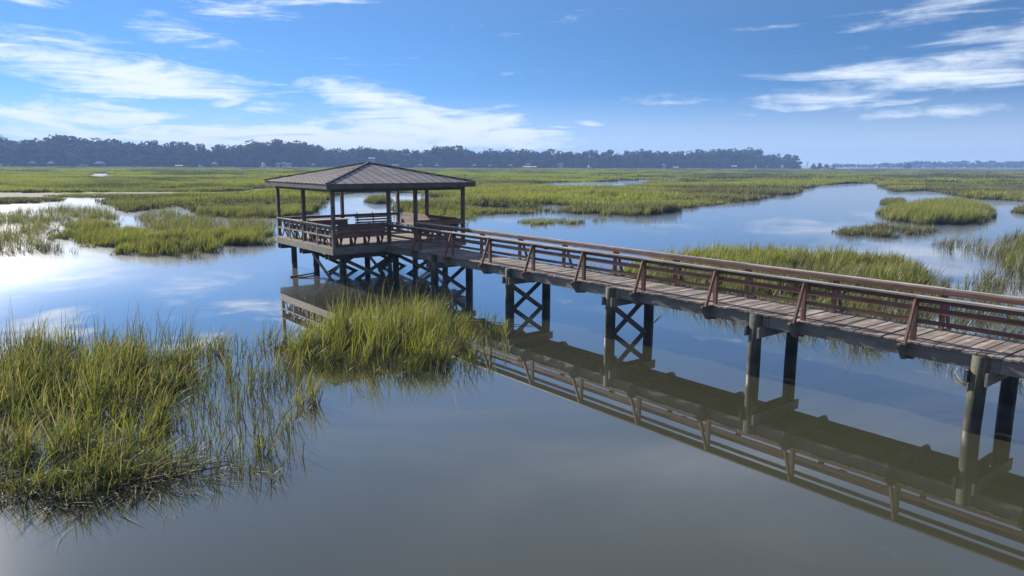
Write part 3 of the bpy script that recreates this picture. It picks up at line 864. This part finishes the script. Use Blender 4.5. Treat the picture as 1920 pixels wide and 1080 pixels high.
# --- right side islands
pB = S((1637, 401), (1660, 413), (1727, 423), (1827, 423), (1873, 416), (1862, 397), (1835, 389), (1780, 385), (1730, 387), (1690, 394))
patch('cordgrass_island', 'bright lime green grass island in the channel at right', 'mid', pB, 12, 15, (.6, 1.0), (1.1, 1.5), 1.4, 4, .12, .2, 4)
patch('cordgrass_island', 'small dark grass islet left of the bright island', 'mid', S((1648, 384), (1670, 386), (1700, 381), (1698, 377), (1650, 379)), 9, 16, (.1, .4), (.7, .9), .6, 3, .1, .3)
patch('emergent_cordgrass', 'dark fringe of grass in front of the bright island', 'mid', S((1550, 438), (1600, 446), (1700, 447), (1745, 440), (1760, 434), (1700, 431), (1640, 426), (1620, 429), (1580, 432)), 6, 17, (.0, .35), (.5, .8), .6, 1.6, .40, .2)
patch('emergent_cordgrass', 'sparse grass rows in open water below the bright island', 'near', S((1745, 472), (1800, 474), (1860, 488), (1930, 515), (2100, 540), (2100, 440), (1920, 446), (1860, 452), (1800, 456), (1747, 458)), 9, 18, (.05, .5), (.7, 1.0), .6, 2.0, .36, .2)
patch('cordgrass_bed', 'grey green grass bed at the right edge above the boardwalk', 'mid', S((1872, 500), (2120, 540), (2120, 445), (1935, 450), (1890, 462)), 9, 19, (.1, .55), (.75, 1.05), .8, 2.4, .28, .2)
patch('cordgrass_island', 'low dark grass islet in the far right channel', 'mid', S((1885, 398), (1950, 405), (2100, 405), (2100, 395), (1900, 394)), 8, 20, (.1, .45), (.7, .95), .8, 3, .2, .2)
patch('cordgrass_island', 'small reed islet in the creek seen through the gazebo', 'mid', S((676, 379), (700, 383), (735, 382), (742, 377), (720, 373), (690, 374)), 8, 21, (.1, .5), (.7, .95), .6, 3, .15, .2)
# --- left side beds
pA = S((88, 450), (150, 466), (200, 480), (300, 488), (380, 485), (450, 474), (522, 458), (545, 445), (500, 434), (430, 434), (380, 440), (320, 440), (260, 434), (230, 420), (150, 418), (98, 426))
patch('cordgrass_bed', 'grass bed across the water left of the gazebo', 'mid', pA, 9, 22, (.15, .8), (.6, .92), 2.0, 1.8, .38, .16, 2.6)
patch('emergent_cordgrass', 'grass stems standing in the bright pool at the far left', 'near', S((-260, 415), (0, 402), (90, 392), (205, 397), (235, 412), (98, 424), (86, 456), (150, 476), (0, 482), (-260, 500)), 9, 23, (.1, .5), (.7, 1.0), .8, 2.4, .36, .2)
patch('emergent_cordgrass', 'grass stems in the small pool behind the left bed', 'near', S((245, 404), (330, 396), (372, 412), (520, 420), (520, 445), (400, 440), (330, 445), (260, 436)), 9, 24, (.1, .5), (.7, 1.0), .8, 2.2, .34, .2)
# --- the wide marsh reaching to the wooded shore
front = [(-520, 402), (-200, 396), (0, 391), (84, 380), (118, 377), (183, 379), (205, 389), (235, 401), (253, 397), (335, 387), (354, 393), (374, 407), (450, 410), (520, 409), (565, 404), (592, 399), (606, 384), (628, 368), (660, 362), (720, 361), (800, 362), (812, 367), (770, 374), (748, 384), (744, 399), (800, 408), (868, 425), (897, 417), (912, 406), (950, 405), (967, 421), (1010, 425), (1057, 422), (1197, 409), (1324, 386), (1394, 379), (1420, 375), (1493, 364), (1507, 354), (1537, 348), (1593, 344), (1643, 343.5), (1653, 351), (1680, 361), (1737, 357), (1770, 363), (1810, 370), (1850, 377), (1880, 378), (1930, 377), (2100, 375), (2600, 374)]
SHORE = [(-600, 660), (0, 680), (500, 730), (960, 800), (1400, 890), (1560, 960), (1640, 1450), (2500, 1450)]   # sight line, distance


def shore_dist(px):
    return float(np.interp(px, [s[0] for s in SHORE], [s[1] for s in SHORE]))


pF = S(*front) + [bearing(px, shore_dist(px) + 8) for px in (2600, 2300, 2000, 1800, 1640, 1560, 1480, 1400, 1200, 960, 700, 500, 250, 0, -300, -520)]
POOLS = [S((150, 331), (172, 327), (205, 326), (222, 331), (205, 338), (175, 337)),
         S((985, 349), (1040, 343), (1120, 342), (1200, 338), (1275, 337), (1300, 340), (1220, 345), (1190, 350), (1120, 353), (1040, 352)),
         S((-120, 352), (0, 349), (45, 350), (60, 352.5), (0, 354), (-120, 356)),
         S((1660, 330), (1720, 328.8), (1790, 329.6), (1740, 331.2))]


def marsh_points(dens, d0, d1, seed, thr):
    ymax = d1; hw = .80
    n = int(dens * hw * (d1 * d1 - d0 * d0))
    yy = np.sqrt(rng.uniform(d0 * d0, d1 * d1, n)); xx = rng.uniform(-1, 1, n) * hw * yy
    k = inside(pF, xx, yy); xx, yy = xx[k], yy[k]
    for p in POOLS:
        k = ~inside(p, xx, yy); xx, yy = xx[k], yy[k]
    d = edge_dist(pF[:len(front)], xx, yy)
    # winding creeks: narrow bands where a warped noise crosses its middle value
    wx = xx + 40 * fnoise(xx, yy, 90, 31); wy = yy + 40 * fnoise(xx, yy, 90, 33)
    c1 = np.abs(fnoise(wx, wy * 1.5, 85, 35) - .5)
    wcreek = .024 + .00002 * yy
    k = (c1 > wcreek) | (yy < 75)
    nz = fnoise(xx, yy, 6 + yy * .03, seed)
    k &= rng.random(len(xx)) < np.clip((nz - thr - .16 * np.clip(1 - d / 9, 0, 1)) / .2, .0, 1) * np.clip((d + .6) / 1.6, .2, 1)
    xx, yy, d = xx[k], yy[k], d[k]
    big = fnoise(xx, yy * 1.9, 34, 41); sm = fnoise(xx, yy * 1.5, 9, 43)
    t = np.clip(.50 + (big - .5) * 2.8 + (sm - .5) * 1.1, .02, 1) + rng.normal(0, .06, len(xx))
    hn = fnoise(xx, yy * 1.6, 16, 45)
    h = np.clip(.74 + (hn - .5) * 1.7 + (big - .5) * .4, .35, 1.25) * rng.uniform(.88, 1.12, len(xx))
    return xx, yy, t, h


for nm, kind, dens, a, b, thr, z, lab in (
        ('marsh_grass', 'mid', 6.0, 24, 78, .18, -.02, 'nearer fringe of the wide green marsh beyond the gazebo'),
        ('marsh_grass', 'far', 1.1, 74, 215, .15, .0, 'middle stretch of the wide green marsh behind the gazebo'),
        ('marsh_grass', 'vfar', .15, 205, 520, .12, .05, 'far stretch of the wide green marsh with dark creek lines'),
        ('marsh_grass', 'vfar', .055, 510, 1460, .10, .05, 'farthest pale strip of marsh below the wooded shore')):
    xx, yy, t, h = marsh_points(dens, a, b, 50 + a, thr)
    if a > 300: t = t * .8
    scatter(nm, kind, np.stack([xx, yy, np.full(len(xx), z)], 1), t, h, lab, ws=rng.uniform(.9, 1.35, len(xx)) * (1.0 if a < 500 else 1.5))


def flat_poly(name, poly, z, mat, kind):
    bm = bmesh.new()
    v = [bm.verts.new((x, y, z)) for x, y in poly]
    ed = [bm.edges.new((v[i], v[(i + 1) % len(v)])) for i in range(len(v))]
    bmesh.ops.triangle_fill(bm, use_beauty=True, use_dissolve=False, edges=ed)
    for f in bm.faces:
        if f.normal.z < 0: f.normal_flip()
    me = bpy.data.meshes.new(name); bm.to_mesh(me); bm.free(); me.materials.append(MATS[mat])
    o = bpy.data.objects.new(name, me); col.objects.link(o)
    return tag(o, kind=kind)


def inset(poly, d):
    """shift the near (front) boundary away from the viewer side by d metres times a little noise"""
    return [(x + 0.0, y + d * (1 + .2 * math.sin(i * 2.3))) for i, (x, y) in enumerate(poly)]


def marsh_floor():
    ys = np.concatenate([np.arange(26, 120, 1.6), np.geomspace(120, 1500, 90)]); rs = np.linspace(-.85, .95, 300)
    gx, gy = np.meshgrid(rs, ys); X_, Y_ = (gx * gy).ravel(), gy.ravel()
    ok = inside(pF, X_, Y_) & (edge_dist(pF[:len(front)], X_, Y_) > 7 + .03 * Y_)
    Z_ = .03 + .10 * fnoise(X_, Y_, 9, 3)
    n, m = len(rs), len(ys); okg = ok.reshape(m, n)
    fs = []
    for j in range(m - 1):
        for i in np.nonzero(okg[j, :-1] & okg[j, 1:] & okg[j + 1, :-1] & okg[j + 1, 1:])[0]:
            a = j * n + int(i); fs.append((a, a + 1, a + n + 1, a + n))
    used = sorted({k for f in fs for k in f}); mp = {k: i for i, k in enumerate(used)}
    o = mesh_obj('marsh_ground', [(X_[k], Y_[k], Z_[k]) for k in used], [tuple(mp[k] for k in f) for f in fs], 'marsh_mud', None, True)
    tag(o, kind='structure')


marsh_floor()
for i, p in enumerate(POOLS):
    flat_poly('tidal_pool', p, .135 + .004 * i, 'marsh_water', 'structure')

# ------------------------------------------------------------------ wooded shore
def tree_meshes(kind, seed):
    random.seed(seed)
    vs, fs = [], []
    def leafq(c, s):
        n = Vector((random.gauss(0, 1), random.gauss(0, 1), random.gauss(0, 1) + .6)).normalized()
        a = n.orthogonal().normalized(); b = n.cross(a)
        r_ = random.uniform(0, PI); a, b = a * math.cos(r_) + b * math.sin(r_), b * math.cos(r_) - a * math.sin(r_)
        i = len(vs); k = random.uniform(.55, 1.0)
        vs.extend([c - a * s - b * s * k * .4, c + a * s * .5 - b * s * k, c + a * s + b * s * k * .3, c - a * s * .3 + b * s * k]); fs.append((i, i + 1, i + 2, i + 3))
    tv, tf = [], []
    def limb(p, q, r0, r1, n=6):
        p, q = Vector(p), Vector(q); d = (q - p).normalized(); a = d.orthogonal().normalized(); b = d.cross(a); i0 = len(tv)
        for e, r_ in ((p, r0), (q, r1)):
            for k in range(n):
                an = 2 * PI * k / n; tv.append(e + (a * math.cos(an) + b * math.sin(an)) * r_)
        for k in range(n): tf.append((i0 + k, i0 + (k + 1) % n, i0 + n + (k + 1) % n, i0 + n + k))
    if kind == 'oak':
        H_ = random.uniform(15, 19); W_ = random.uniform(7.0, 9.5)
        lobes = []
        for k in range(random.randint(15, 20)):
            a = random.uniform(0, 2 * PI); r_ = W_ * math.sqrt(random.random()) * .8
            zz = H_ * (.16 + .74 * random.random()) * (1 - .22 * (r_ / W_) ** 2)
            lobes.append((Vector((r_ * math.cos(a), r_ * math.sin(a), zz)), random.uniform(1.9, 3.4)))
        lobes.append((Vector((0, 0, H_ * .86)), 3.2))
        for c, rr in lobes:
            for k in range(74):
                d = Vector((random.gauss(0, 1), random.gauss(0, 1), random.gauss(0, 1) * .8)).normalized()
                leafq(c + d * rr * random.uniform(.50, .96), random.uniform(.45, .95))
        limb((0, 0, -.6), (random.uniform(-.5, .5), 0, H_ * .35), .55, .42)
        for c, rr in lobes[:8]: limb((0, 0, H_ * random.uniform(.2, .36)), c, .28, .08, 5)
    else:
        H_ = random.uniform(19, 24)
        limb((0, 0, -.6), (random.uniform(-.8, .8), random.uniform(-.5, .5), H_ * .97), .38, .12)
        for k in range(random.randint(9, 13)):
            zz = H_ * random.uniform(.58, 1.0); a = random.uniform(0, 2 * PI); L = (1.1 - (zz / H_) * .75) * random.uniform(4.2, 7.5)
            c = Vector((L * math.cos(a) * .7, L * math.sin(a) * .7, zz + .6))
            limb((0, 0, zz - .8), c, .12, .05, 4)
            for m in range(34):
                d = Vector((random.gauss(0, 1), random.gauss(0, 1), random.gauss(0, .42)))
                leafq(c + d * random.uniform(.5, 1.25), random.uniform(.3, .62))
    cm = bpy.data.meshes.new('crown'); cm.from_pydata([tuple(v) for v in vs], [], fs); cm.materials.append(MATS['oak_leaves' if kind == 'oak' else 'pine_needles'])
    tm = bpy.data.meshes.new('trunk'); tm.from_pydata([tuple(v) for v in tv], [], tf); tm.materials.append(MATS['bark'])
    return cm, tm


OAKS = [tree_meshes('oak', 100 + k) for k in range(7)]
PINES = [tree_meshes('pine', 200 + k) for k in range(4)]
random.seed(5)


def tree(name, ms, px, dist, s, sz, label, group=None, z=0.3):
    x, y = bearing(px, dist)
    e = empty(name, (x, y, z), random.uniform(0, 2 * PI)); e.scale = (s, s, sz)
    tag(e, label, 'tree', group)
    for nm, me in zip(('crown', 'trunk'), ms):
        o = bpy.data.objects.new(nm, me); col.objects.link(o); o.parent = e
    return e


# skyline of the wood (sight line, row of the tree tops in the photograph, seen against the marsh edge below)
_lp = (2350, 2000, 1800, 1640, 1560, 1480, 1400, 1200, 960, 700, 500, 250, 0, -300, -520)
flat_poly('shore_ground', [bearing(q, shore_dist(q) + 3) for q in _lp[::-1]] + [bearing(q, shore_dist(q) + (240 if q < 1600 else 120)) for q in _lp], .45, 'marsh_mud', 'structure')
SKYL = [(-500, 258), (-150, 260), (0, 256), (30, 262), (45, 268), (75, 264), (100, 266), (130, 262), (165, 262), (200, 267), (240, 264), (262, 266), (280, 272), (320, 271), (345, 272), (390, 275), (411, 281), (450, 271), (466, 277), (490, 268), (560, 270), (600, 276), (630, 284), (670, 283), (692, 277), (730, 283), (770, 284), (800, 286), (820, 278), (870, 280), (905, 288), (915, 282), (945, 286), (1000, 284), (1060, 284), (1100, 288), (1130, 284), (1150, 290), (1165, 285), (1230, 284), (1270, 285), (1300, 284), (1330, 283), (1380, 281), (1400, 283), (1410, 291), (1440, 293), (1470, 293), (1485, 300), (1490, 310)]


def hor(px):
    return 307.88 + (px - 960) * math.tan(ROLL)


def top_height(px, dist):
    y = float(np.interp(px, [s[0] for s in SKYL], [s[1] for s in SKYL]))
    return CAM_H + (hor(px) - y) / FPX * dist * 1.0


def undergrowth():
    vs, fs = [], []
    for k in range(17000):
        q = random.uniform(-340, 1486); x, y = bearing(q, shore_dist(q) + random.uniform(14, 60))
        zz = .2 + 6.0 * random.random() ** 1.3 * (.6 + .4 * math.sin(q * .11) * math.sin(q * .037 + 1)); c = Vector((x, y, zz)); r_ = random.uniform(.5, 1.3)
        n_ = Vector((random.gauss(0, 1), random.gauss(0, 1) - .5, random.gauss(0, 1))).normalized(); a_ = n_.orthogonal().normalized() * r_; b_ = n_.cross(a_) * random.uniform(.6, 1)
        i = len(vs); vs.extend([c - a_ - b_ * .4, c + a_ * .5 - b_, c + a_ + b_ * .3, c - a_ * .3 + b_]); fs.append((i, i + 1, i + 2, i + 3))
    tag(mesh_obj('undergrowth', vs, fs, 'oak_leaves'), 'dark shrubs massed below the trees of the wooded shore', 'shrubs', kind='stuff')


undergrowth()
PLACES = [(-20, 'past the left edge of the view'), (60, 'at the far left by the white boathouse'), (105, 'behind the pale green dock shelter'), (150, 'behind the tan peaked shelter'), (230, 'behind the widest pale shelter'), (330, 'right of the widest pale shelter'), (400, 'above the low tan dock roof'), (460, 'behind the shelter beside the small boat'), (520, 'behind the larger moored boat'), (580, 'around the three white cottages'), (640, 'above the left slope of the gazebo roof'), (720, 'above the gazebo peak'), (800, 'above the right slope of the gazebo roof'), (880, 'just right of the gazebo roof'), (970, 'in the middle of the shore'), (1040, 'behind the long low dock'), (1120, 'behind the lone white boat'), (1200, 'between the lone white boat and the cottage'), (1280, 'around the single white cottage'), (1350, 'right of the single white cottage'), (1410, 'behind the flat roofed shelter'), (9999, 'at the right end of the wood')]
for row, (dd, hs_, step) in enumerate(((6, .52, 15.5), (34, .86, 14.5), (70, 1.0, 13.5))):
    px = -330 + row * 5
    while px < 1484 - (2 - row) * 3:
        dist = shore_dist(px) + dd + random.uniform(-9, 9)
        th_ = top_height(px, dist) * hs_ * random.uniform(.96, 1.20)
        ms = random.choice(OAKS); hm = max(v.co.z for v in ms[0].vertices) if not ms[0].get('h') else ms[0]['h']
        ms[0]['h'] = hm
        sz = max(.25, (th_ - .3) / hm); s = max(.6, sz * random.uniform(1.1, 1.5))
        where = next(t_ for lim, t_ in PLACES if px < lim)
        size_ = ('low hazy tree fronting the wood ', 'middle row hazy tree of the wood ', 'tall hazy skyline tree of the wood ')[row]
        tree('oak_tree', ms, px, dist, s, sz, size_ + where, 'far shore trees, %s, %s' % (('front', 'middle', 'skyline')[row], where))
        px += step * random.uniform(.75, 1.3)
for px, dd, ht, lab in ((117, 60, 27.5, 'left of the two tall thin pines rising from the far left wood'), (140, 66, 27, 'flat topped pine above the far left wood'), (168, 60, 28.5, 'taller ragged pine above the far left wood'), (178, 70, 26, 'leaning pine beside the taller ragged one above the far left wood'), (200, 66, 24, 'small round pine top above the left wood'), (244, 60, 26.5, 'pine with a flat windblown top above the left wood'), (803, 75, 21, 'thin pine standing above the wood just right of the gazebo roof'), (820, 70, 23.5, 'pointed pine above the wood right of the gazebo roof'),
                        (1424, 30, 18.5, 'left open crowned pine near the end of the wood'), (1441, 34, 20, 'middle see-through pine near the end of the wood'), (1458, 26, 19, 'right flat crowned pine near the end of the wood'), (1421, 62, 17, 'short pine half hidden beside the open crowned pines')):
    ms = random.choice(PINES); hm = max(v.co.z for v in ms[0].vertices); d_ = shore_dist(px) + dd
    tree('pine_tree', ms, px, d_, ht / hm, ht / hm, lab, 'pines rising from the wooded shore')
for px, dist, ht, lab in ((1497, 900, 9.5, 'thin pale young tree on the islet past the end of the wood'), (1508, 905, 7.6, 'left rounded low tree on the islet past the end of the wood'), (1520, 900, 8.4, 'middle rounded low tree on the islet past the end of the wood'), (1532, 905, 7.4, 'right rounded low tree on the islet past the end of the wood'), (1543, 910, 5.6, 'lowest tree at the right tip of the islet past the wood'), (1679, 1120, 9.5, 'lone dark round tree standing out on the far right marsh')):
    ms = PINES[0] if 'thin' in lab else random.choice(OAKS); hm = max(v.co.z for v in ms[0].vertices)
    tree('islet_tree', ms, px, dist, ht / hm * (.8 if 'thin' in lab else 1.25), ht / hm, lab)
px = 1545
while px < 2080:
    dist = 1480 + random.uniform(0, 60)
    ht = (9.5 if px < 1630 else 12.0 if px < 1672 else 16.0) * random.uniform(.86, 1.08)
    ms = random.choice(OAKS); hm = ms[0].get('h') or max(v.co.z for v in ms[0].vertices)
    tree('shore_tree', ms, px, dist, ht / hm * 1.15, ht / hm, 'small pale blue tree on the distant low shore at far right', 'trees of the distant right shore')
    px += random.uniform(5.0, 8.5)


# ------------------------------------------------------------------ docks, boats and houses on the far shore
def shelter(px, wid, ht, dist_in, roofm, label, hip=True):
    wid *= .85; ht *= .85
    d = shore_dist(px) - dist_in; x, y = bearing(px, d)
    e = empty('dock_shelter', (x, y, 0), -math.atan2(x, y)); tag(e, label, 'shelter')
    w2, dp = wid / 2, wid * .35; ze = 1.2 + ht * .58; zt = 1.2 + ht
    box('platform', (-w2 * .95, -dp * .95, .9), (w2 * .95, dp * .95, 1.2), 'dock_timber', e)
    for sx_ in (-.86, .86):
        for sy_ in (-.86, .86): box('post', (sx_ * w2 - .13, sy_ * dp - .13, -.5), (sx_ * w2 + .13, sy_ * dp + .13, ze), 'dock_timber', e)
    rr = w2 * .25 if hip else w2
    mesh_obj('roof', [(-w2, -dp, ze), (w2, -dp, ze), (w2, dp, ze), (-w2, dp, ze), (-rr, 0, zt), (rr, 0, zt), (-w2, -dp, ze - .25), (w2, -dp, ze - .25), (w2, dp, ze - .25), (-w2, dp, ze - .25)],
             [(0, 1, 5, 4), (1, 2, 5), (2, 3, 4, 5), (3, 0, 4), (6, 9, 8, 7), (0, 6, 7, 1), (1, 7, 8, 2), (2, 8, 9, 3), (3, 9, 6, 0)], roofm, e)


def house(px, wid, ht, zb, dist_in, wallm, roofm, label):
    wid *= .8; ht *= .8
    d = shore_dist(px) - dist_in; x, y = bearing(px, d)
    e = empty('house', (x, y, 0), -math.atan2(x, y) + random.uniform(-.4, .4)); tag(e, label, 'house')
    w2, dp = wid / 2, wid * .35; ze = zb + ht * .62; zt = zb + ht
    box('wall', (-w2, -dp, -.4), (w2, dp, ze), wallm, e)
    o = w2 + .4; q = dp + .4
    mesh_obj('roof', [(-o, -q, ze - .1), (o, -q, ze - .1), (o, q, ze - .1), (-o, q, ze - .1), (-o, 0, zt), (o, 0, zt)], [(0, 1, 5, 4), (2, 3, 4, 5), (0, 4, 3), (1, 2, 5), (0, 3, 2, 1)], roofm, e)
    for k in (-.55, 0, .55):
        box('window', (k * w2 - .45, -dp - .05, zb + ht * .2), (k * w2 + .45, -dp + .02, zb + ht * .48), 'window_glass', e)


def sailboat(px, L, ht, dist_in, label):
    d = shore_dist(px) - dist_in; x, y = bearing(px, d)
    e = empty('boat', (x, y, 0), -math.atan2(x, y) + .25); tag(e, label, 'boat')
    n = 6; vs, fs = [], []
    for i in range(n + 1):
        f = i / n; w_ = .22 * L * math.sin(PI * min(.97, .16 + f * .84)) ; xx = -L / 2 + L * f
        vs += [(xx, -w_ * .5, -.2), (xx, -w_, 1.5 + .5 * f), (xx, w_, 1.5 + .5 * f), (xx, w_ * .5, -.2)]
    for i in range(n):
        a = i * 4
        fs += [(a, a + 1, a + 5, a + 4), (a + 1, a + 2, a + 6, a + 5), (a + 2, a + 3, a + 7, a + 6)]
    fs += [(0, 3, 2, 1), (n * 4, n * 4 + 1, n * 4 + 2, n * 4 + 3)]
    mesh_obj('hull', vs, fs, 'white_paint', e)
    mesh_obj('cabin', [(-L * .3, -L * .12, 1.5), (L * .2, -L * .12, 1.6), (L * .2, L * .12, 1.6), (-L * .3, L * .12, 1.5), (-L * .22, -L * .09, ht), (L * .02, -L * .09, ht * .95), (L * .02, L * .09, ht * .95), (-L * .22, L * .09, ht)],
             [(0, 1, 5, 4), (1, 2, 6, 5), (2, 3, 7, 6), (3, 0, 4, 7), (4, 5, 6, 7)], 'white_paint', e)
    box('windscreen', (L * .021, -L * .08, ht * .72), (L * .045, L * .08, ht * .9), 'window_glass', e)


shelter(2, 5, 4.2, 14, 'grey_roof', 'grey dock shelter at the left edge of the far shore')
house(24, 6, 3.6, .6, 12, 'white_paint', 'grey_roof', 'small white boathouse at the far left of the wooded shore')
shelter(85, 8, 5.5, 14, 'green_roof', 'pale green roofed dock shelter on the far left shore')
shelter(119, 7.5, 5.4, 14, 'tan_roof', 'tan peaked dock shelter catching the sun on the far left shore')
shelter(207, 12, 5.6, 14, 'pale_roof', 'widest pale hipped dock shelter on the far left shore')
shelter(178, 9, 2.0, 16, 'dock_timber', 'low grey floating dock roof left of the widest shelter', False)
shelter(352, 8, 1.9, 16, 'tan_roof', 'low tan dock roof on the left shore', False)
sailboat(392, 5, 3.6, 18, 'small white boat moored on the left shore')
shelter(417, 7.5, 5.6, 14, 'pale_roof', 'pale roofed dock shelter right of the small white boat')
sailboat(508, 9, 5.8, 18, 'larger white boat moored near the gazebo roof on the far shore')
house(533, 4, 4.2, 2.2, 2, 'white_paint', 'grey_roof', 'leftmost of three white cottages between the trees left of the gazebo roof')
house(543, 4, 4.6, 2.2, 2, 'white_paint', 'grey_roof', 'middle of three white cottages between the trees left of the gazebo roof')
house(552, 6, 3.8, 2.2, 2, 'white_paint', 'pale_roof', 'rightmost and widest of three white cottages left of the gazebo roof')
shelter(597, 5, 4.2, 14, 'pale_roof', 'pale dock shelter just above the left slope of the gazebo roof')
house(704, 8, 5.0, 7.5, -4, 'brick_wall', 'pale_roof', 'house with a long pale roof above the gazebo peak')
shelter(747, 8, 4.0, 14, 'pale_roof', 'dock shelter showing just right of the gazebo peak', False)
shelter(792, 6.5, 4.6, 14, 'pale_roof', 'first small hipped dock shelter right of the gazebo roof')
shelter(822, 6, 4.2, 14, 'pale_roof', 'second small hipped dock shelter right of the gazebo roof')
shelter(890, 6.5, 4.6, 14, 'pale_roof', 'third small hipped dock shelter right of the gazebo roof')
shelter(919, 6, 4.0, 14, 'grey_roof', 'grey dock shelter between two pale ones right of the gazebo')
shelter(956, 6.5, 4.6, 14, 'pale_roof', 'pale dock shelter at the middle of the far shore')
house(987, 7, 4.6, 2.4, 2, 'white_paint', 'grey_roof', 'white house above a long dock at the middle of the shore')
shelter(991, 18, 2.0, 16, 'tan_roof', 'long low pale dock roof in the middle of the far shore', False)
house(1047, 6, 4.4, 2.6, 2, 'white_paint', 'grey_roof', 'white house among dark trees right of the long dock')
sailboat(1100, 5, 4.6, 18, 'white boat alone in front of dark trees right of centre')
house(1236, 4.5, 4.2, 2.6, 4, 'white_paint', 'pale_roof', 'white cottage in front of dark trees behind the boardwalk')
shelter(1257, 8, 2.2, 16, 'tan_roof', 'low tan dock roof right of the white cottage', False)
shelter(1364, 8, 4.4, 14, 'pale_roof', 'flat pale roofed dock shelter near the end of the wood', False)
sailboat(1404, 5.5, 4.8, 18, 'white boat left of the open crowned pines')
shelter(1424, 5, 4.0, 14, 'grey_roof', 'grey dock shelter below the open crowned pines')
sailboat(1453, 8, 5.4, 18, 'large white boat at the right end of the wood')
shelter(1540, 7, 3.6, 70, 'tan_roof', 'tan roofed dock shelter at the tip of the islet')


# ------------------------------------------------------------------ driftwood on the water
def drift(name, pts, r_, label, cat='branch'):
    vs, fs = [], []; n = 6
    for i, p in enumerate(pts):
        f = 1 - .6 * i / (len(pts) - 1)
        for k in range(n):
            a = 2 * PI * k / n; vs.append((p[0], p[1] + r_ * f * math.cos(a), p[2] + r_ * f * math.sin(a)))
    for i in range(len(pts) - 1):
        for k in range(n): fs.append((i * n + k, i * n + (k + 1) % n, (i + 1) * n + (k + 1) % n, (i + 1) * n + k))
    fs += [tuple(range(n))[::-1], tuple(range((len(pts) - 1) * n, len(pts) * n))]
    return tag(mesh_obj(name, vs, fs, 'driftwood', None, True), label, cat, 'driftwood caught around the pier')


def sight(*pp):
    return [(*survey(a, b), z) for a, b, z in pp]


drift('driftwood', sight((545, 520, .03), (565, 519, .06), (585, 515, .05), (600, 512, .09)), .05, 'pale driftwood branch caught against the left gazebo piles')
drift('driftwood', sight((560, 521, .02), (585, 520, .05), (612, 524, .03), (640, 527, .02)), .035, 'long thin driftwood stick floating behind the left gazebo piles')
drift('driftwood', sight((1790, 705, .10), (1802, 718, .03), (1815, 722, .02), (1830, 724, .02)), .03, 'small broken stick floating left of the nearest pile')
drift('driftwood', sight((1225, 606, .0), (1240, 590, .05), (1236, 583, .12), (1230, 575, .10)), .018, 'thin crooked twig standing in the water under the boardwalk')
drift('driftwood', sight((140, 925, .04), (260, 905, .08), (350, 880, .07), (430, 868, .03)), .022, 'bleached reed stalk lying across the front of the left grass bed', 'stalk')
drift('driftwood', sight((870, 602, .03), (920, 606, .05), (960, 610, .03), (1000, 612, .02)), .02, 'thin stick floating right of the bright tussock')

# ------------------------------------------------------------------ haze over the marsh
hm_, ht_, ho_ = material('haze_air')
pv_ = ht_.new('ShaderNodeVolumePrincipled')
pv_.inputs['Color'].default_value = (.34, .54, 1.0, 1); pv_.inputs['Density'].default_value = .00042
pv_.inputs['Anisotropy'].default_value = 0.0
ht_.l.new(pv_.outputs[0], ho_.inputs['Volume'])
haze = box('haze', (-2200, -60, -1.0), (2200, 1640, 36.0), 'haze_air')
tag(haze, kind='stuff')
